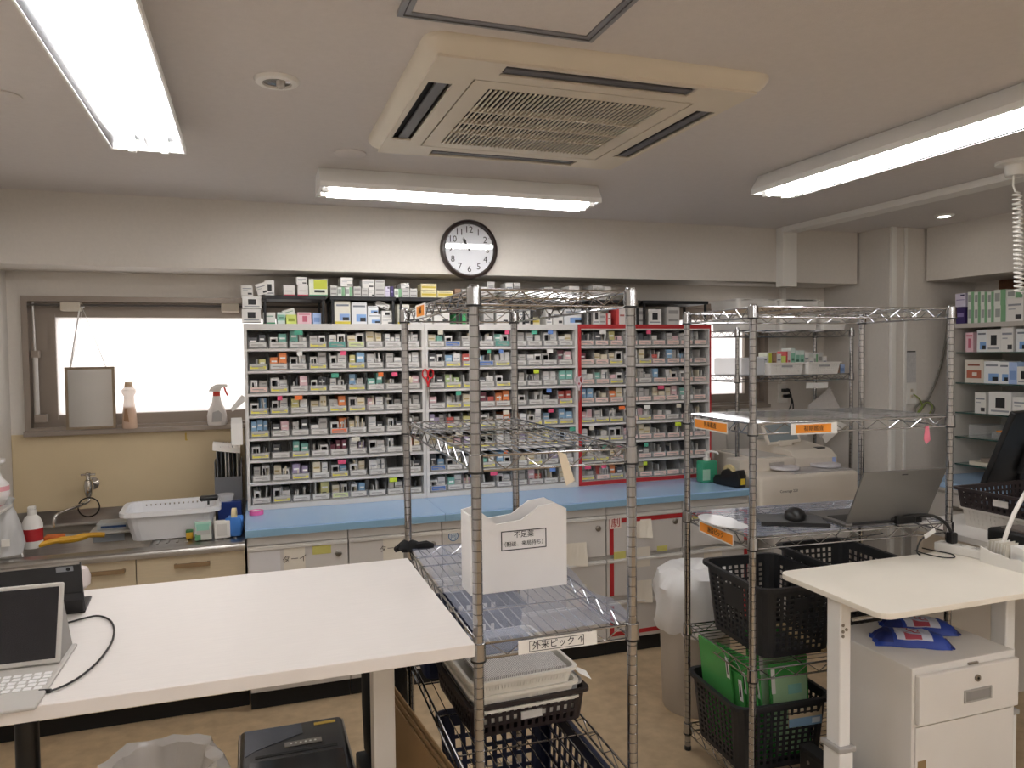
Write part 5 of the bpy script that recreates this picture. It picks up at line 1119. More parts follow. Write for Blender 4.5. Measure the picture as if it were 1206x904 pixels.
# ================================================================== RIGHT DESK (height adjustable)
RZ, RX0, RX1, RY0, RY1 = .90, 1.672, 2.56, 1.655, 2.112
rd = thing('adjustable_desk', 'cream topped height adjustable desk with crank at right', 'desk', (2.1, 1.88, 0))
q = MB(); poly = []
for (cx_, cy_, a0) in ((RX1-.04, RY1-.04, 0), (RX0+.04, RY1-.04, PI/2), (RX0+.04, RY0+.04, PI), (RX1-.04, RY0+.04, 1.5*PI)):
    for k in range(6): poly.append((cx_+.04*math.cos(a0+k*PI/10), cy_+.04*math.sin(a0+k*PI/10)))
q.prism(poly, 'z', RZ-.018, RZ); q.build('desktop', CREAM, rd, bevel=.002)
for x in (1.70, 2.40):
    q = MB(); q.box((x, 1.85, .30), (x+.042, 1.91, RZ-.018)); lg = q.build('leg', WHITE, rd, bevel=.006)
    q = MB(); q.box((x-.006, 1.843, .03), (x+.048, 1.917, .40)); q.build('outer_sleeve', WHITE, lg, bevel=.006)
    q = MB(); q.box((x-.012, 1.837, .40), (x+.054, 1.923, .418)); q.build('sleeve_collar', mat('collar_grey', '#a9a6a3', .5), lg, bevel=.005)
    q = MB(); q.box((x-.02, 1.66, 0), (x+.062, 2.10, .03)); q.build('foot', WHITE, rd, bevel=.004)
q = MB(); q.box((1.742, 1.868, RZ-.07), (2.40, 1.892, RZ-.018)); q.build('cross_beam', WHITE, rd)
q = MB(); q.cyl((1.742, 1.845, RZ-.085), (2.47, 1.845, RZ-.085), .006, 10); q.build('crank_rod', CHROME, rd, smooth=True)
for z in (.80, .78, .765): q = MB(); q.cyl((1.709, 1.85, z), (1.709, 1.847, z), .005, 10); q.build('screw', KNOB, rd, smooth=True)
for x, z in ((1.722, .785),): q = MB(); q.cyl((x, 1.85, z), (x, 1.847, z), .005, 10); q.build('screw', KNOB, rd, smooth=True)
q = MB(); q.tube([(2.47, 1.845, RZ-.085), (2.50, 1.82, RZ-.09), (2.56, 1.74, RZ-.15)], [.013, .016, .011], 10); cr2 = q.build('crank_arm', WHITEP, rd, smooth=True)
q = MB(); q.lathe([(.016, 0), (.018, .02), (.016, .06), (.010, .066)], 14); g_ = q.build('crank_grip', WHITEP, rd, smooth=True); g_.location = Vector((2.56, 1.74, RZ-.15))-ORG[rd.name]; g_.rotation_euler = (0, PI/2, 0)
# pedestal
PX0, PX1, PY0, PY1, PZ = 1.885, 2.315, 1.752, 2.115, .675
pd = thing('pedestal_cabinet', 'white rolling pedestal with drawer and door under the cream desk', 'cabinet', ((PX0+PX1)/2, (PY0+PY1)/2, 0)); PW = mat('pedestal_white', '#dedad4', .45)
q = MB(); q.box((PX0, PY0+.002, .04), (PX1, PY1, PZ)); q.build('body', PW, pd, bevel=.003)
q = MB(); q.box((PX0+.012, PY0-.016, .50), (PX1-.004, PY0+.002, .655)); dr = q.build('drawer', PW, pd, bevel=.004)
q = MB(); q.box((PX0+.012, PY0-.003, .05), (PX1-.016, PY0+.002, .49)); do = q.build('door', PW, pd, bevel=.001)
q = MB(); q.cyl((2.13, PY0-.016, .618), (2.13, PY0-.021, .618), .011, 20); q.build('lock', KNOB, dr, smooth=True)
q = MB(); q.cyl((2.13, PY0-.021, .618), (2.13, PY0-.022, .618), .004, 10); q.build('keyhole', BLACKM, dr)
q = MB(); hx0, hx1, hz0, hz1 = 2.075, 2.19, .545, .585
for a, b in (((hx0, hz0), (hx1, hz0+.005)), ((hx0, hz1-.005), (hx1, hz1)), ((hx0, hz0+.005), (hx0+.005, hz1-.005)), ((hx1-.005, hz0+.005), (hx1, hz1-.005))): q.box((a[0], PY0-.020, a[1]), (b[0], PY0-.0155, b[1]))
q.build('pull_frame', mat('pull_grey', '#a5a29d', .4), dr, weld=.0003)
q = MB(); q.prism([(PY0-.0158, hz1-.005), (PY0-.0158, hz0+.005), (PY0-.019, hz0+.005)], 'x', hx0+.005, hx1-.005); q.build('pull_recess', mat('pull_grey2', '#8d8a86', .5), dr)
q = MB(); q.box((PX0+.02, PY0-.0045, .30), (PX0+.052, PY0-.002, .385)); q.build('door_pull', mat('pull_bronze', '#a08a66', .4, .4), do)
q = MB(); q.box((2.11, PY0-.004, .656), (2.15, PY0+.004, .662)); q.build('latch_tab', KNOB, pd)
for x in (PX0+.05, PX1-.05):
    for y in (PY0+.05, PY1-.05): q = MB(); q.cyl((x-.01, y, .02), (x+.01, y, .02), .02, 16); q.box((x-.012, y-.012, .02), (x+.012, y+.012, .041)); q.build('caster', BLACK, pd, smooth=True)
# wipe packs
WB = printed('wipe_pack_print', '#25429e', [(.0, .25, .3, 1, '#1c2c72'), (.3, .75, .55, 1, '#cfd3e2'), (.4, .62, .6, .95, '#b04a5c')])
def pack(x, y, rz, lab):
    o = thing('wipe_pack', lab, 'pack', (x, y, PZ+.001), rz, 'blue wipe packs on the pedestal', world=False)
    q = MB(); N, M_ = 14, 8; V = {}
    for s in (0, 1):
        for i in range(N+1):
            for j in range(M_+1):
                u, v = i/N*2-1, j/M_*2-1; e_ = (1-u**6)*(1-v**4)
                V[s, i, j] = q.bm.verts.new((u*.115+.004*math.sin(9*v), v*.055+.003*math.sin(8*u), (.004+.034*e_+.003*math.sin(13*u+5*v)*e_) if s else .0))
    for s in (0, 1):
        for i in range(N):
            for j in range(M_): q.face([V[s, i, j], V[s, i+1, j], V[s, i+1, j+1], V[s, i, j+1]])
    for i in range(N):
        for j in (0, M_): q.face([V[0, i, j], V[0, i+1, j], V[1, i+1, j], V[1, i, j]])
    for j in range(M_):
        for i in (0, N): q.face([V[0, i, j], V[0, i, j+1], V[1, i, j+1], V[1, i, j]])
    q.build('wrapper', WB, o, smooth=True)
    q = MB(); q.prism([(-.05, -.022), (.03, -.026), (.045, .0), (.03, .024), (-.05, .022)], 'z', .036, .0375); q.build('resealable_flap', mat('flap_pale', '#b9c0d8', .3), o)
    q = MB(); q.box((.112, -.045, .0), (.125, .045, .004)); q.build('sealed_end', mat('pack_navy', '#22307c', .35), o)
pack(2.05, 1.92, -.55, 'blue pack of wipes nearer the left on the white pedestal'); pack(2.17, 2.0, -.5, 'blue pack of wipes behind the other one on the pedestal')
# power strip, cables, card holder
p0, p1 = Vector((2.43, 2.09, RZ)), Vector((2.44, 1.98, RZ))
o = thing('power_strip', 'white power strip with a black plug on the cream desk', 'power strip', (2.44, 2.02, RZ), rotz=-1.35, world=False)
q = MB(); q.box((-.12, -.025, .0006), (.13, .025, .032)); q.build('body', WHITEP, o, bevel=.004)
for k in range(4):
    s_ = MB(); s_.box((-.09+k*.055-.014, -.013, .032), (-.09+k*.055+.014, .013, .0335)); so = s_.build('socket', LGREY, o, bevel=.001)
    for y in (-.006, .006): s_ = MB(); s_.box((-.09+k*.055-.006, y-.001, .0335), (-.09+k*.055+.006, y+.001, .0340)); s_.build('slit', BLACKM, so)
o = thing('black_plug', 'black plug with cord pushed into the power strip end', 'plug', (2.42, 2.10, RZ+.034))
q = MB(); q.box((2.408, 2.07, RZ+.0335), (2.438, 2.10, RZ+.075)); q.build('plug_body', BLACK, o, bevel=.006)
q = MB(); q.tube(spline([(2.423, 2.085, RZ+.07), (2.40, 2.095, RZ+.11), (2.36, 2.12, RZ+.135), (2.30, 2.16, RZ+.13), (2.24, 2.19, RZ+.115)]), .006, 8); q.build('cord', BLACK, o, smooth=True)
pts = [pZ(u, v, RZ+.004) for u, v in ((1078, 648), (1090, 652), (1110, 656), (1124, 656), (1120, 652), (1100, 648), (1086, 645))]
q = MB(); q.tube(spline(pts), .0024, 6); one('thin_cable', q, BLACK, 'thin black cable loop on the cream desk beside the power strip', 'cable', (pts[0].x, pts[0].y, RZ), smooth=True)
o = thing('cable_tag', 'white tag on a black cable hanging at the back of the cream desk', 'tag', (2.33, 2.11, RZ+.03)); p = pY(1095, 628, 2.10); q = MB(); q.box((-.028, -.001, -.009), (.028, .001, .009)); q.rot(Matrix.Translation(p) @ Matrix.Rotation(-.4, 4, 'Y')); q.build('card', WHITE, o, bevel=.003)
q = MB(); q.tube(spline([p+Vector((-.028, 0, -.011)), p+Vector((-.05, 0, -.03)), p+Vector((-.065, -.005, -.06)), p+Vector((-.066, -.02, RZ+.006-p.z))]), .003, 6); q.build('cable', BLACK, o, smooth=True)
o = thing('card_holder', 'white wavy-topped card tray at the right end of the cream desk', 'tray', (2.42, 1.85, RZ)); q = MB()
V = [(1.955, .055), (1.93, .05), (1.91, .043), (1.88, .043), (1.85, .037), (1.82, .042), (1.79, .036), (1.72, .036)]
q.prism([(1.955, RZ+.0006-0), *[(y, RZ+z) for y, z in V], (1.72, RZ+.0006)], 'x', 2.405, 2.410); q.build('front_wall', WHITEP, o)
q = MB(); q.box((2.410, 1.72, RZ+.0006), (2.52, 1.955, RZ+.006)); q.build('floor_plate', WHITEP, o)
q = MB(); q.box((2.410, 1.950, RZ+.006), (2.52, 1.955, RZ+.05)); q.build('end_wall', WHITEP, o)
for k in range(12):
    y = 1.94-.006*k; q = MB(); q.box((-.001, 0, 0), (.055, .0016, .075+.004*math.sin(k*2.3)), Matrix.Translation((2.415, y, RZ+.007)) @ Matrix.Rotation(.12, 4, 'X'))
    one('index_card', q, [PAPER, mat('card_cream', '#dcd6ca', .8)][k % 2], f'white slip, {ORDW[k]} from the back in the card tray', 'card', (2.415, y, RZ+.007), group='slips in the card tray')
o = inst('medicine_box', boxmesh('wk'), None, (2.45, 1.80, RZ+.0068), (0, 0, -.2), (.06, .06, .07)); tag(o, 'small white printed box in the card tray', 'box')
# side table at far right with monitor, baskets, black tray
tz = .93
tb = thing('side_table', 'low white side table at the right edge behind the cream desk', 'table', (3.0, 2.0, 0))
q = MB(); q.box((2.57, 1.45, tz-.025), (3.45, 2.46, tz)); q.build('tabletop', mat('side_table_white', '#cfcac3', .5), tb, bevel=.002)
for x in (2.60, 3.39):
    for y in (1.5, 2.40): q = MB(); q.box((x, y, 0), (x+.03, y+.03, tz-.025)); q.build('leg', FRW, tb)
q = MB(); q.box((2.66, 2.43, .1), (3.43, 2.445, tz-.025)); q.build('back_panel', mat('side_table_white', '#cfcac3', .5), tb)
o = thing('white_basket', 'white perforated basket under the brown one on the side table', 'basket', (2.90, 2.16, tz+.001), rotz=0, world=False); basket(o, .34, .30, .075, .06, 15, 13, 4, mat('basket_offwhite', '#c9c4bc', .5), rim=.008, bar=.9, corner=.02, hbot=.012, htop=.012, rowbar=.9)
o = thing('brown_basket', 'dark brown perforated basket in front of the black monitor', 'basket', (2.91, 2.12, tz+.078), rotz=0, world=False); basket(o, .40, .40, .078, .05, 14, 14, 3, BRN, rim=.010, bar=.55, corner=.02, hbot=.008, htop=.014, blank=((3, 6, 8, 1, 1),), rowbar=.55)
q = MB(); q.box((-.2025, -.03, .03), (-.199, .03, .055)); q.build('label_plate', LGREY, o)
q = MB(); q.box((-.15, -.12, .012), (.15, .15, .02)); q.build('navy_pad', mat('pad_navy', '#38404f', .6), o)
mo = thing('monitor', 'black monitor seen from behind at the right picture edge', 'monitor', (3.08, 2.40, tz), rotz=.18, world=False)
Mt = Matrix.Translation((0, 0, .13)) @ Matrix.Rotation(.36, 4, 'X')
q = MB(); q.box((-.17, -.012, 0), (.33, .012, .35), Mt); sh = q.build('back_shell', BLACK, mo, bevel=.006)
q = MB(); q.box((-.162, .0125, .012), (.322, .0135, .34), Mt); q.build('screen', SCR, sh)
q = MB(); q.box((.02, -.035, .06), (.14, -.012, .2), Mt); q.build('rear_housing', BLACKM, sh, bevel=.01)
q = MB(); q.box((.06, -.04, 0), (.10, .0, .2)); q.build('stand_neck', BLACK, mo, bevel=.004); q = MB(); q.box((-.02, -.01, .0005), (.18, .06, .012)); q.build('stand_base', BLACK, mo, bevel=.004)
o = thing('black_tray', 'glossy black tray standing on the side table behind the card slips', 'tray', (2.66, 1.94, tz)); q = MB(); q.box((2.575, 1.78, tz+.0005), (2.705, 2.07, tz+.055)); q.build('body', BLACK, o, bevel=.012, seg=3, smooth=True); q = MB(); q.box((2.60, 1.82, tz+.055), (2.69, 2.03, tz+.062)); q.build('papers', mat('dark_paper', '#6a625c', .6), o)
pts = [pY(u, v, 1.90) for u, v in ((1178, 652), (1184, 632), (1192, 610), (1202, 590), (1216, 570), (1240, 560))]
q = MB(); q.tube(spline(pts), .007, 8); one('white_cable', q, WHITEP, 'thick white cable arching up in front of the brown basket', 'cable', pts[0], smooth=True)
# ================================================================== PRINTER (dispensing machine) on stand
tbz = .715
st = thing('machine_stand', 'plain grey stand under the cream label machine', 'stand', (3.1, 3.9, 0)); q = MB(); q.box((2.73, 3.62, tbz-.03), (3.45, 3.935, tbz)); q.box((2.865, 3.935, tbz-.03), (3.45, 4.27, tbz)); q.build('stand_top', GREYC, st, weld=.0001); q = MB(); q.box((2.87, 3.66, 0), (3.43, 4.26, tbz-.03)); q.build('stand_body', GREYC, st)
pr_ = thing('label_machine', 'cream desktop dispensing printer with tilted display beside the worktop', 'printer', (3.08, 3.85, tbz)); PRM = mat('machine_cream', '#dcd2c4', .45)
q = MB(); q.box((2.735, 3.60, tbz+.0005), (3.44, 3.93, .925)); q.build('front_body', PRM, pr_, bevel=.022, seg=3, smooth=True)
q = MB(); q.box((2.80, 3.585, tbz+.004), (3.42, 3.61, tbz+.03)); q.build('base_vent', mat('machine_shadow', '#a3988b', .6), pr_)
text('maker_name', 'Coverage 220', .022, (2.93, 3.5985, .835), (PI/2, 0, 0), mat('ink_grey', '#4c463f', .6), pr_)
q = MB(); q.box((3.00, 3.63, .925), (3.42, 3.91, .932)); q.build('top_plate', mat('machine_greyblue', '#b8b3b2', .4), pr_)
for x, r in ((3.03, .085), (3.33, .09)): q = MB(); q.lathe([(r*.8, .932), (r, .938), (r, .95), (r*.96, .954), (r*.2, .952)], 32, (x, 3.76, 0)); q.build('round_dish', mat('dish_pale', '#d3cfd3', .35), pr_, smooth=True)
q = MB(); q.box((2.735, 3.80, .925), (2.87, 3.93, 1.0)); q.box((2.862, 3.80, tbz+.0005), (3.14, 4.25, 1.0)); q.build('rear_body', PRM, pr_, bevel=.006)
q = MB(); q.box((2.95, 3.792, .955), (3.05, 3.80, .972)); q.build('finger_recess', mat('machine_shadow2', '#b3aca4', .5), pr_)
q = MB(); q.box((2.88, 3.83, 1.0), (3.10, 4.2, 1.004)); q.build('lid_panel', mat('machine_lid', '#c4bfb8', .4), pr_)
q = MB(); q.prism([(3.80, .93), (3.80, .985), (3.86, 1.03), (4.1, 1.055), (4.25, 1.055), (4.25, .93)], 'x', 3.14, 3.46); q.build('feeder_unit', PRM, pr_, bevel=.006)
q = MB(); q.box((3.36, 3.86, 1.0), (3.42, 3.9, 1.036)); q.build('button_panel', BLACK, pr_)
q = MB(); q.box((3.42, 3.797, .94), (3.445, 3.80, .98)); q.build('blue_lamp', mat('lamp_blue', '#9fb4e6', .3), pr_)
Mt = Matrix.Translation((3.22, 4.0, 1.05)) @ Matrix.Rotation(-.45, 4, 'X') @ Matrix.Rotation(-.05, 4, 'Y')
q = MB(); q.box((-.13, -.01, 0), (.13, .01, .15), Mt); ds = q.build('display', PRM, pr_, bevel=.006); q = MB(); q.box((-.112, -.0112, .02), (.112, -.0098, .135), Mt); q.build('display_screen', mat('lcd_grey', '#8d979b', .2), ds)
q = MB(); q.box((3.17, 3.98, 1.04), (3.27, 4.05, 1.075)); q.build('display_base', PRM, pr_, bevel=.006)
# ================================================================== RACK 3 behind printer
R3x, R3y, R3w, R3l = 2.835, 3.96, .88, .34
rk3 = wire_rack('small chrome wire rack behind the cream machine with white baskets', (R3x, R3y, 0), 0, R3w, R3l, [1.735, 1.452], 1.79, False)
WBK = mat('basket_white', '#f0ede8', .5)
def wbask(x, y, z, W_, D_, H_, lab, nx=14, ny=10, nz=5, taper=.08, rz=0, blank=()):
    o = thing('white_basket', lab, 'basket', (x, y, z), rz, 'white plastic baskets on the small rack', world=False); basket(o, W_, D_, H_, taper, nx, ny, nz, WBK, rim=.008, bar=1.3 if nz > 3 else .8, corner=.02, hbot=.015 if nz < 4 else .02, htop=.015, rowbar=1.2 if nz > 3 else .7, blank=blank)
    q = MB(); q.box((-.04, -D_/2-.003, H_*.62), (.04, -D_/2+.004, H_*.78)); q.build('label_plate', GRYP, o); return o
t3 = 1.735+.0445
wbask(3.00, 4.12, t3, .31, .30, .19, 'left white basket on top of the small rack', blank=((0, 5, 8, 3, 3),)); wbask(3.315, 4.12, t3, .30, .30, .19, 'middle white basket on top of the small rack', blank=((0, 5, 8, 3, 3),))
wbask(3.58, 4.10, t3, .20, .28, .07, 'low white basket at the right on top of the small rack', 10, 10, 3)
q = MB(); q.box((3.50, 4.08, t3+.072), (3.60, 4.16, t3+.19)); one('white_carton', q, WHITEP, 'plain white carton standing in the low basket on the small rack', 'carton', (3.55, 4.12, t3+.072), bevel=.002)
m3 = 1.452+.0445
wbask(3.19, 4.08, m3, .27, .28, .075, 'left perforated white basket of cartons on the small rack', 12, 10, 3); wbask(3.47, 4.07, m3, .27, .28, .075, 'right perforated white basket of cartons on the small rack', 12, 10, 3)
random.seed(21)
cols3 = ['wb', 'gy', 'br', 'w', 'lg', 'r', 't', 't', 't', 'w', 'w', 'g', 's', 'w']
for k, s in enumerate(cols3):
    x = 3.085+k*.036; h_ = random.uniform(.10, .15) + (.02 if 5 < k < 10 else 0)
    o = inst('medicine_box', boxmesh(s), None, (x, 4.02, m3+.006), (0, 0, 0), (.032, .09, h_)); tag(o, f'{STY[s][2]} carton, {ORDW[k]} from left in the small rack baskets', 'medicine box', 'cartons in the small rack baskets')
q = MB(); q.box((2.86, 3.97, m3), (3.05, 4.25, m3+.11)); one('clear_case', q, mat('clear_case', '#e3e6ea', .2, alpha=.5), 'translucent plastic case at the left of the small rack', 'case', (2.95, 4.1, m3), bevel=.01)
for k, s in enumerate(('br', 'b')): o = inst('medicine_box', boxmesh(s), None, (3.64+k*.04, 4.0, m3), (0, 0, 0), (.034, .08, .055)); tag(o, f'small {STY[s][2]} box at the right end of the small rack', 'medicine box')
q = MB(); q.box((3.35, 3.953, 1.405), (3.52, 3.957, 1.44)); one('shelf_label', q, WHITE, 'blank white label strip under the small rack shelf', 'label', (3.43, 3.955, 1.405))
# papers hung below, outlets, cables
def paperq(lab, pts, m_): 
    q = MB(); q.quad(*pts); one('hanging_paper', q, m_, lab, 'paper', pts[0], solid=.002)
Yp = 4.16
paperq('printed leaflet hanging tilted on the wall behind the machine', [pY(951, 478, Yp), pY(977, 456, Yp), pY(992, 486, Yp), pY(966, 516, Yp)], PRT2)
paperq('white sheet hanging below the tilted leaflet', [pY(966, 510, Yp+.01), pY(985, 495, Yp+.01), pY(997, 500, Yp+.01), pY(972, 522, Yp+.01)], PAPER)
q = MB(); q.box((3.80, 4.30, 1.16), (3.875, 4.31, 1.37)); one('grey_pocket', q, mat('pocket_grey', '#a8a29a', .6), 'grey card pocket on the wall beside the pillar', 'pocket', (3.83, 4.305, 1.16))
q = MB(); q.tube([pY(1005, 470, 4.2), pY(1009, 478, 4.2)], .009, 8); one('black_marker', q, BLACK, 'short black marker clipped to the rack post', 'marker', pY(1007, 474, 4.2), smooth=True)
def outlet(name, lab, p, w, h, y):
    o = thing(name, lab, 'outlet', (p[0], y, p[1])); q = MB(); q.box((p[0]-w/2, y-.012, p[1]-h/2), (p[0]+w/2, y, p[1]+h/2)); q.build('plate', WHITEP, o, bevel=.003)
    for z in (-.02, .02):
        s_ = MB(); s_.box((p[0]-.012, y-.0135, p[1]+z-.010), (p[0]+.012, y-.012, p[1]+z+.010)); so = s_.build('socket', IVORY, o)
        for x in (-.005, .005): s_ = MB(); s_.box((p[0]+x-.001, y-.0142, p[1]+z-.006), (p[0]+x+.001, y-.0135, p[1]+z+.006)); s_.build('slit', BLACKM, so)
    return o
outlet('wall_outlet', 'white double outlet on the wall above the cream machine', (3.52, 1.35), .08, .13, YB)
outlet('wall_outlet', 'white outlet on the pillar below the paper calendar strip', (4.065, 1.36), .085, .14, 3.82)
q = MB(); q.box((3.49, YB-.03, 1.42), (3.53, YB, 2.08)); one('wall_conduit', q, WHITEP, 'white vertical cable cover on the wall behind the small rack', 'conduit', (3.51, YB-.015, 1.42), bevel=.003)
o = thing('wall_switch_panel', 'grey wall control panel behind the pump bottle', 'panel', (3.14, YB, .98)); q = MB(); q.box((3.06, YB-.02, .97), (3.235, YB, 1.22)); q.build('plate', LGREY, o, bevel=.004); 
for z in (1.16, 1.12): q = MB(); q.cyl((3.12, YB-.02, z), (3.12, YB-.026, z), .012, 14); q.build('knob', BLACK, o, smooth=True)
q = MB(); q.box((3.06, YB-.02, 1.235), (3.235, YB, 1.275)); one('paper_strip', q, WHITE, 'white strip above the wall control panel', 'strip', (3.15, YB-.01, 1.235))
for k, (x, z) in enumerate(((3.52, 1.37), (3.535, 1.33))):
    pts = [(x, YB-.016, z), (x+.01, YB-.06, z+.005), (x+.02, YB-.07, z-.1), (x-.06, YB-.06, z-.22), (x-.12, YB-.08, z-.30)]
    o = thing('plugged_cable', ['black cord plugged into the upper wall socket', 'black cord plugged into the lower wall socket'][k], 'cable', pts[0]); q = MB(); q.tube(spline(pts), .005, 8); q.build('cord', BLACK, o, smooth=True); q = MB(); q.box((x-.02, YB-.05, z-.010), (x+.03, YB-.0145, z+.012)); q.build('plug', BLACK, o, bevel=.004)
YP = 3.82
q = MB(); q.box((4.02+.003, YP-.003, 1.43), (4.11, YP, 1.635)); one('paper_chart', q, mat('chart_grey', '#c9c7c6', .7, var=.15, vscale=60), 'small grey printed chart pinned on the pillar', 'chart', (4.066, YP-.001, 1.43))
q = MB(); q.box((4.03, YP-.006, 1.628), (4.10, YP-.003, 1.636)); one('chart_clip', q, BLACK, 'thin black clip at the top of the pillar chart', 'clip', (4.066, YP-.004, 1.628))
pts = [pY(u, v, YP-.02) for u, v in ((1117, 372), (1114, 400), (1108, 430), (1100, 455), (1090, 475), (1080, 487), (1078, 480), (1090, 472), (1100, 480), (1096, 490))]
q = MB(); q.tube(spline(pts), .007, 8); one('grey_cable', q, mat('cable_grey', '#77736b', .6), 'grey cable curving down the pillar to the outlet', 'cable', pts[-1], smooth=True)
pts = [pY(u, v, YP-.03) for u, v in ((1076, 464), (1083, 470), (1086, 480), (1079, 488), (1090, 474), (1098, 478), (1094, 488))]
q = MB(); q.tube(spline(pts), .004, 8); one('green_wire', q, mat('wire_green', '#8a9a4c', .6), 'thin green earth wire looped below the pillar outlet', 'wire', pts[-1], smooth=True)
# ================================================================== TRASH BIN with white bag
o = thing('bagged_bin', 'tall beige waste bin covered by a white plastic bag', 'waste bin', (1.93, 3.02, 0)); random.seed(9); ph = [random.uniform(0, 6) for _ in range(14)]
q = MB(); q.lathe([(.145, 0), (.15, .01), (.165, .52), (.155, .52), (.14, .015)], 32, (1.93, 3.02, 0)); q.build('bin', mat('bin_beige', '#b7ada0', .55), o, smooth=True)
q = MB(); q.lathe([(.168, .37), (.18, .40), (.182, .46), (.19, .54), (.19, .58), (.165, .635), (.12, .66), (.05, .65), (.02, .62)], 48, (1.93, 3.02, 0), cap0=False, wob=lambda t, j: .05*math.sin(4*t+ph[j])+.035*math.sin(9*t+ph[j+1])+.02*math.sin(15*t+ph[j+2])); q.build('bag', mat('bag_white2', '#e6e4e2', .35, bump=1, bscale=14), o, smooth=True)
# ================================================================== RIGHT WALL SHELVING
rs = thing('glass_shelf_unit', 'grey wall unit with glass shelves of medicine boxes at right', 'shelf unit', (4.36, 2.6, 0)); SX, SXB, SY0, SY1 = 4.17, 4.585, 1.0, 3.60; UNI = mat('unit_grey', '#bdb8b1', .5)
q = MB(); q.box((SXB, SY0, .0), (SXB+.0, SY1, 1.8)) if False else q.box((SXB-.008, SY0, .0), (SXB, SY1, 1.80)); q.build('back_panel', UNI, rs)
for y in (SY0, SY1-.016): q = MB(); q.box((SX, y, .86), (SXB-.008, y+.016, 1.775)); q.build('side_panel', UNI, rs)
q = MB(); q.box((SX-.005, SY0, 1.775), (SXB-.008, SY1, 1.802)); q.build('top_board', UNI, rs)
GLS = mat('glass_shelf', '#9fb8ae', .05, alpha=.45); GLE = mat('glass_edge', '#35504a', .2)
shz = [1.625, 1.437, 1.252, 1.10, .93]
for z in shz:
    q = MB(); q.box((SX+.012, SY0+.018, z-.008), (SXB-.012, SY1-.018, z)); g_ = q.build('glass_shelf', GLS, rs); q = MB(); q.box((SX+.008, SY0+.018, z-.008), (SX+.012, SY1-.018, z)); q.build('glass_edge', GLE, g_)
for y in (3.35, 2.6, 1.8):
    q = MB(); q.box((SXB-.018, y-.012, .9), (SXB-.0085, y+.012, 1.77)); st_ = q.build('slotted_rail', mat('rail_grey', '#a5a09a', .4, .5), rs)
    for k in range(28): 
        if y > 3: q = MB(); q.box((SXB-.0186, y-.004, .92+k*.03), (SXB-.018, y+.004, .936+k*.03)); q.build('rail_slot', BLACKM, st_)
lowc = thing('base_cabinet', 'grey base cabinet with blue top under the glass shelves', 'cabinet', (4.2, 2.6, 0)); q = MB(); q.box((3.93, SY0, .1), (SXB-.010, SY1, .80)); q.build('body', UNI, lowc); q = MB(); q.box((3.90, SY0, .82), (SXB-.010, SY1, .855)); q.build('blue_top', BLUE, lowc); q = MB(); q.box((3.91, SY0, .80), (SXB-.01, SY1, .82)); q.build('edge_rail', RAIL, lowc); q = MB(); q.box((3.96, SY0, 0), (SXB-.01, SY1, .1)); q.build('kickboard', BLACKM, lowc)
for k in range(5):
    y0 = SY0+k*.52; q = MB(); q.box((3.915, y0+.004, .12), (3.93, y0+.516, .78)); dd = q.build('door', UNI, lowc, bevel=.002); q = MB(); q.box((3.90, y0+.2, .70), (3.915, y0+.32, .72)); q.build('handle', KNOB, dd)
def rbox(u0, v0, u1, v1, s, zb, lab, X=4.20, dep=.18):
    a = pX(u0, v0, X); b = pX(u1, v1, X); w = a.y-b.y; z = zb if zb else b.z; h = a.z-z
    o = inst('medicine_box', boxmesh(s), None, (X, (a.y+b.y)/2, z+.0003), (0, 0, -PI/2), (w, dep, h)); tag(o, lab, 'medicine box', 'medicine boxes on the glass shelf unit'); return o
cnt = 0; rl = cr(1110, 330, 6.03, [(97, 190, 160, 280, 'p', 1.802), (92, 97, 162, 188, 'lv', None)] + [(180+47*k, 185, 224+47*k, 275, 'g', 1.802) for k in range(4)] + [(180+47*k, 84, 224+47*k, 183, 'g', None) for k in range(4)] + [(369, 180, 450, 272, 'g', 1.802), (366, 70, 450, 178, 'g', None), (455, 128, 570, 266, 'w', 1.802), (455, 70, 570, 126, 'g', None)])
rl = sorted(rl, key=lambda t: t[0])
for (u0, v0, u1, v1, s, zb) in rl: rbox(u0, v0, u1, v1, s, zb, f'{STY[s][2]} medicine box atop the glass shelf unit, {ORDW[cnt]} from the pillar', X=4.19); cnt += 1
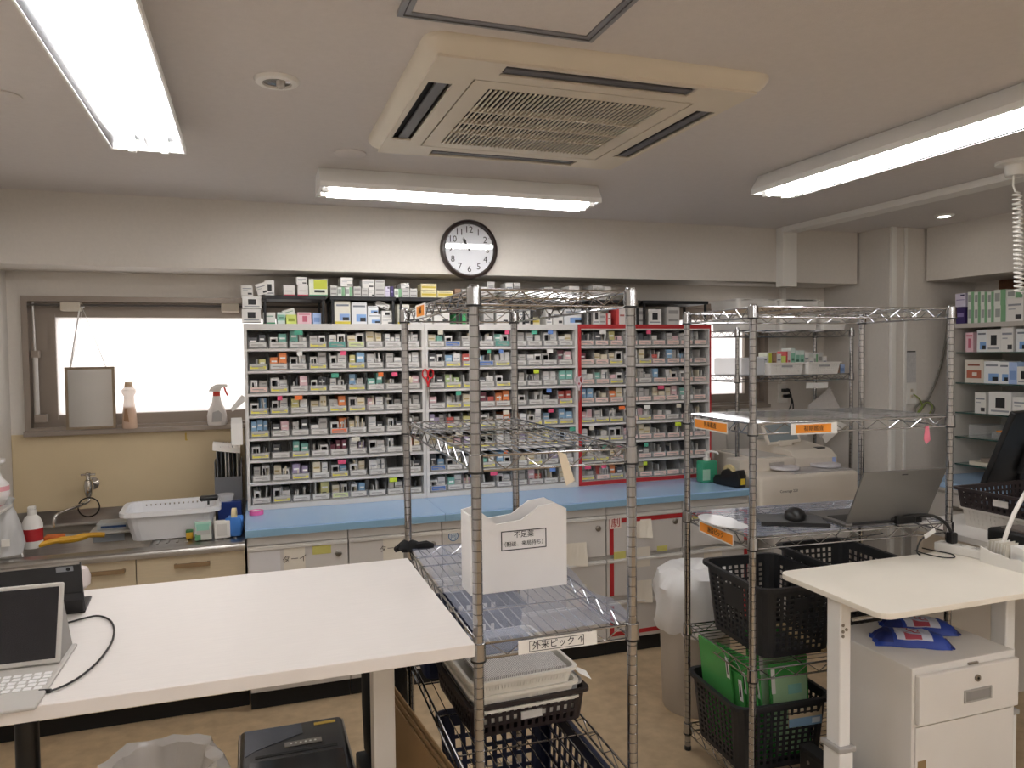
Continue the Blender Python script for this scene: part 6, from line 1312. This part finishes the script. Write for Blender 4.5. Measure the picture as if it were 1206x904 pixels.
for nm, zb, L in (('upper', shz[0], [(165, 372, 216, 490, 'n'), (246, 353, 312, 497, 'wb'), (314, 350, 412, 497, 'wk'), (416, 326, 500, 492, 'w'), (525, 345, 600, 492, 'wb')]), ('second', shz[1], [(160, 565, 290, 724, 'o'), (296, 575, 402, 730, 'wb'), (404, 580, 470, 735, 'wb'), (472, 580, 528, 735, 'b'), (530, 612, 620, 738, 'wk')]), ('third', shz[2], [(230, 795, 306, 912, 'w'), (330, 790, 488, 915, 'wk'), (497, 825, 610, 918, 'w')])):
    for k, (u0, v0, u1, v1, s) in enumerate(cr(1110, 330, 6.03, [(*t[:4], t[4], 0) for t in L])[0:] and [(1110+a/6.03, 330+b/6.03, 1110+c/6.03, 330+d/6.03, s) for a, b, c, d, s in L]):
        rbox(u0, v0, u1, v1, s, zb, f'{STY[s][2]} medicine box, {ORDW[k]} from the pillar on the {nm} glass shelf')
a = pX(1137, 384, 4.30); q = MB(); q.lathe([(.07, shz[0]), (.07, shz[0]+.13), (.06, shz[0]+.135), (.02, shz[0]+.136)], 24, (4.49, 3.44, 0)); one('green_canister', q, mat('canister_green', '#2f7d52', .45), 'green canister behind the boxes on the upper glass shelf', 'canister', (4.49, 3.44, shz[0]), smooth=True)
o = thing('clear_box', 'clear plastic box with orange strips on the fourth glass shelf', 'box', (4.3, 3.4, shz[3])); q = MB(); q.box((4.22, 3.40, shz[3]), (4.4, 3.52, shz[3]+.075)); q.build('case', CLEAR, o); q = MB(); q.box((4.24, 3.25, shz[3]), (4.36, 3.38, shz[3]+.045)); q.build('inner_tray', CLEAR, o); q = MB(); q.box((4.25, 3.27, shz[3]+.04), (4.30, 3.36, shz[3]+.05)); q.build('orange_strip', ORANGE, o)
q = MB(); q.box((4.22, 3.10, shz[3]), (4.36, 3.2, shz[3]+.06)); one('white_carton', q, IVORY, 'cream carton beside the clear box on the fourth glass shelf', 'carton', (4.29, 3.15, shz[3]), bevel=.002)
for k, (h0, lab) in enumerate(((0, 'cream document tray on the lowest glass shelf'), (.024, 'thin grey folder on the cream document tray'))): q = MB(); q.box((4.20+.02*k, 3.05, shz[4]+h0), (4.5, 3.5-.06*k, shz[4]+h0+.022)); one('document_tray', q, [IVORY, mat('folder_taupe', '#8c8177', .6)][k], lab, 'tray', (4.35, 3.3, shz[4]+h0), bevel=.003)
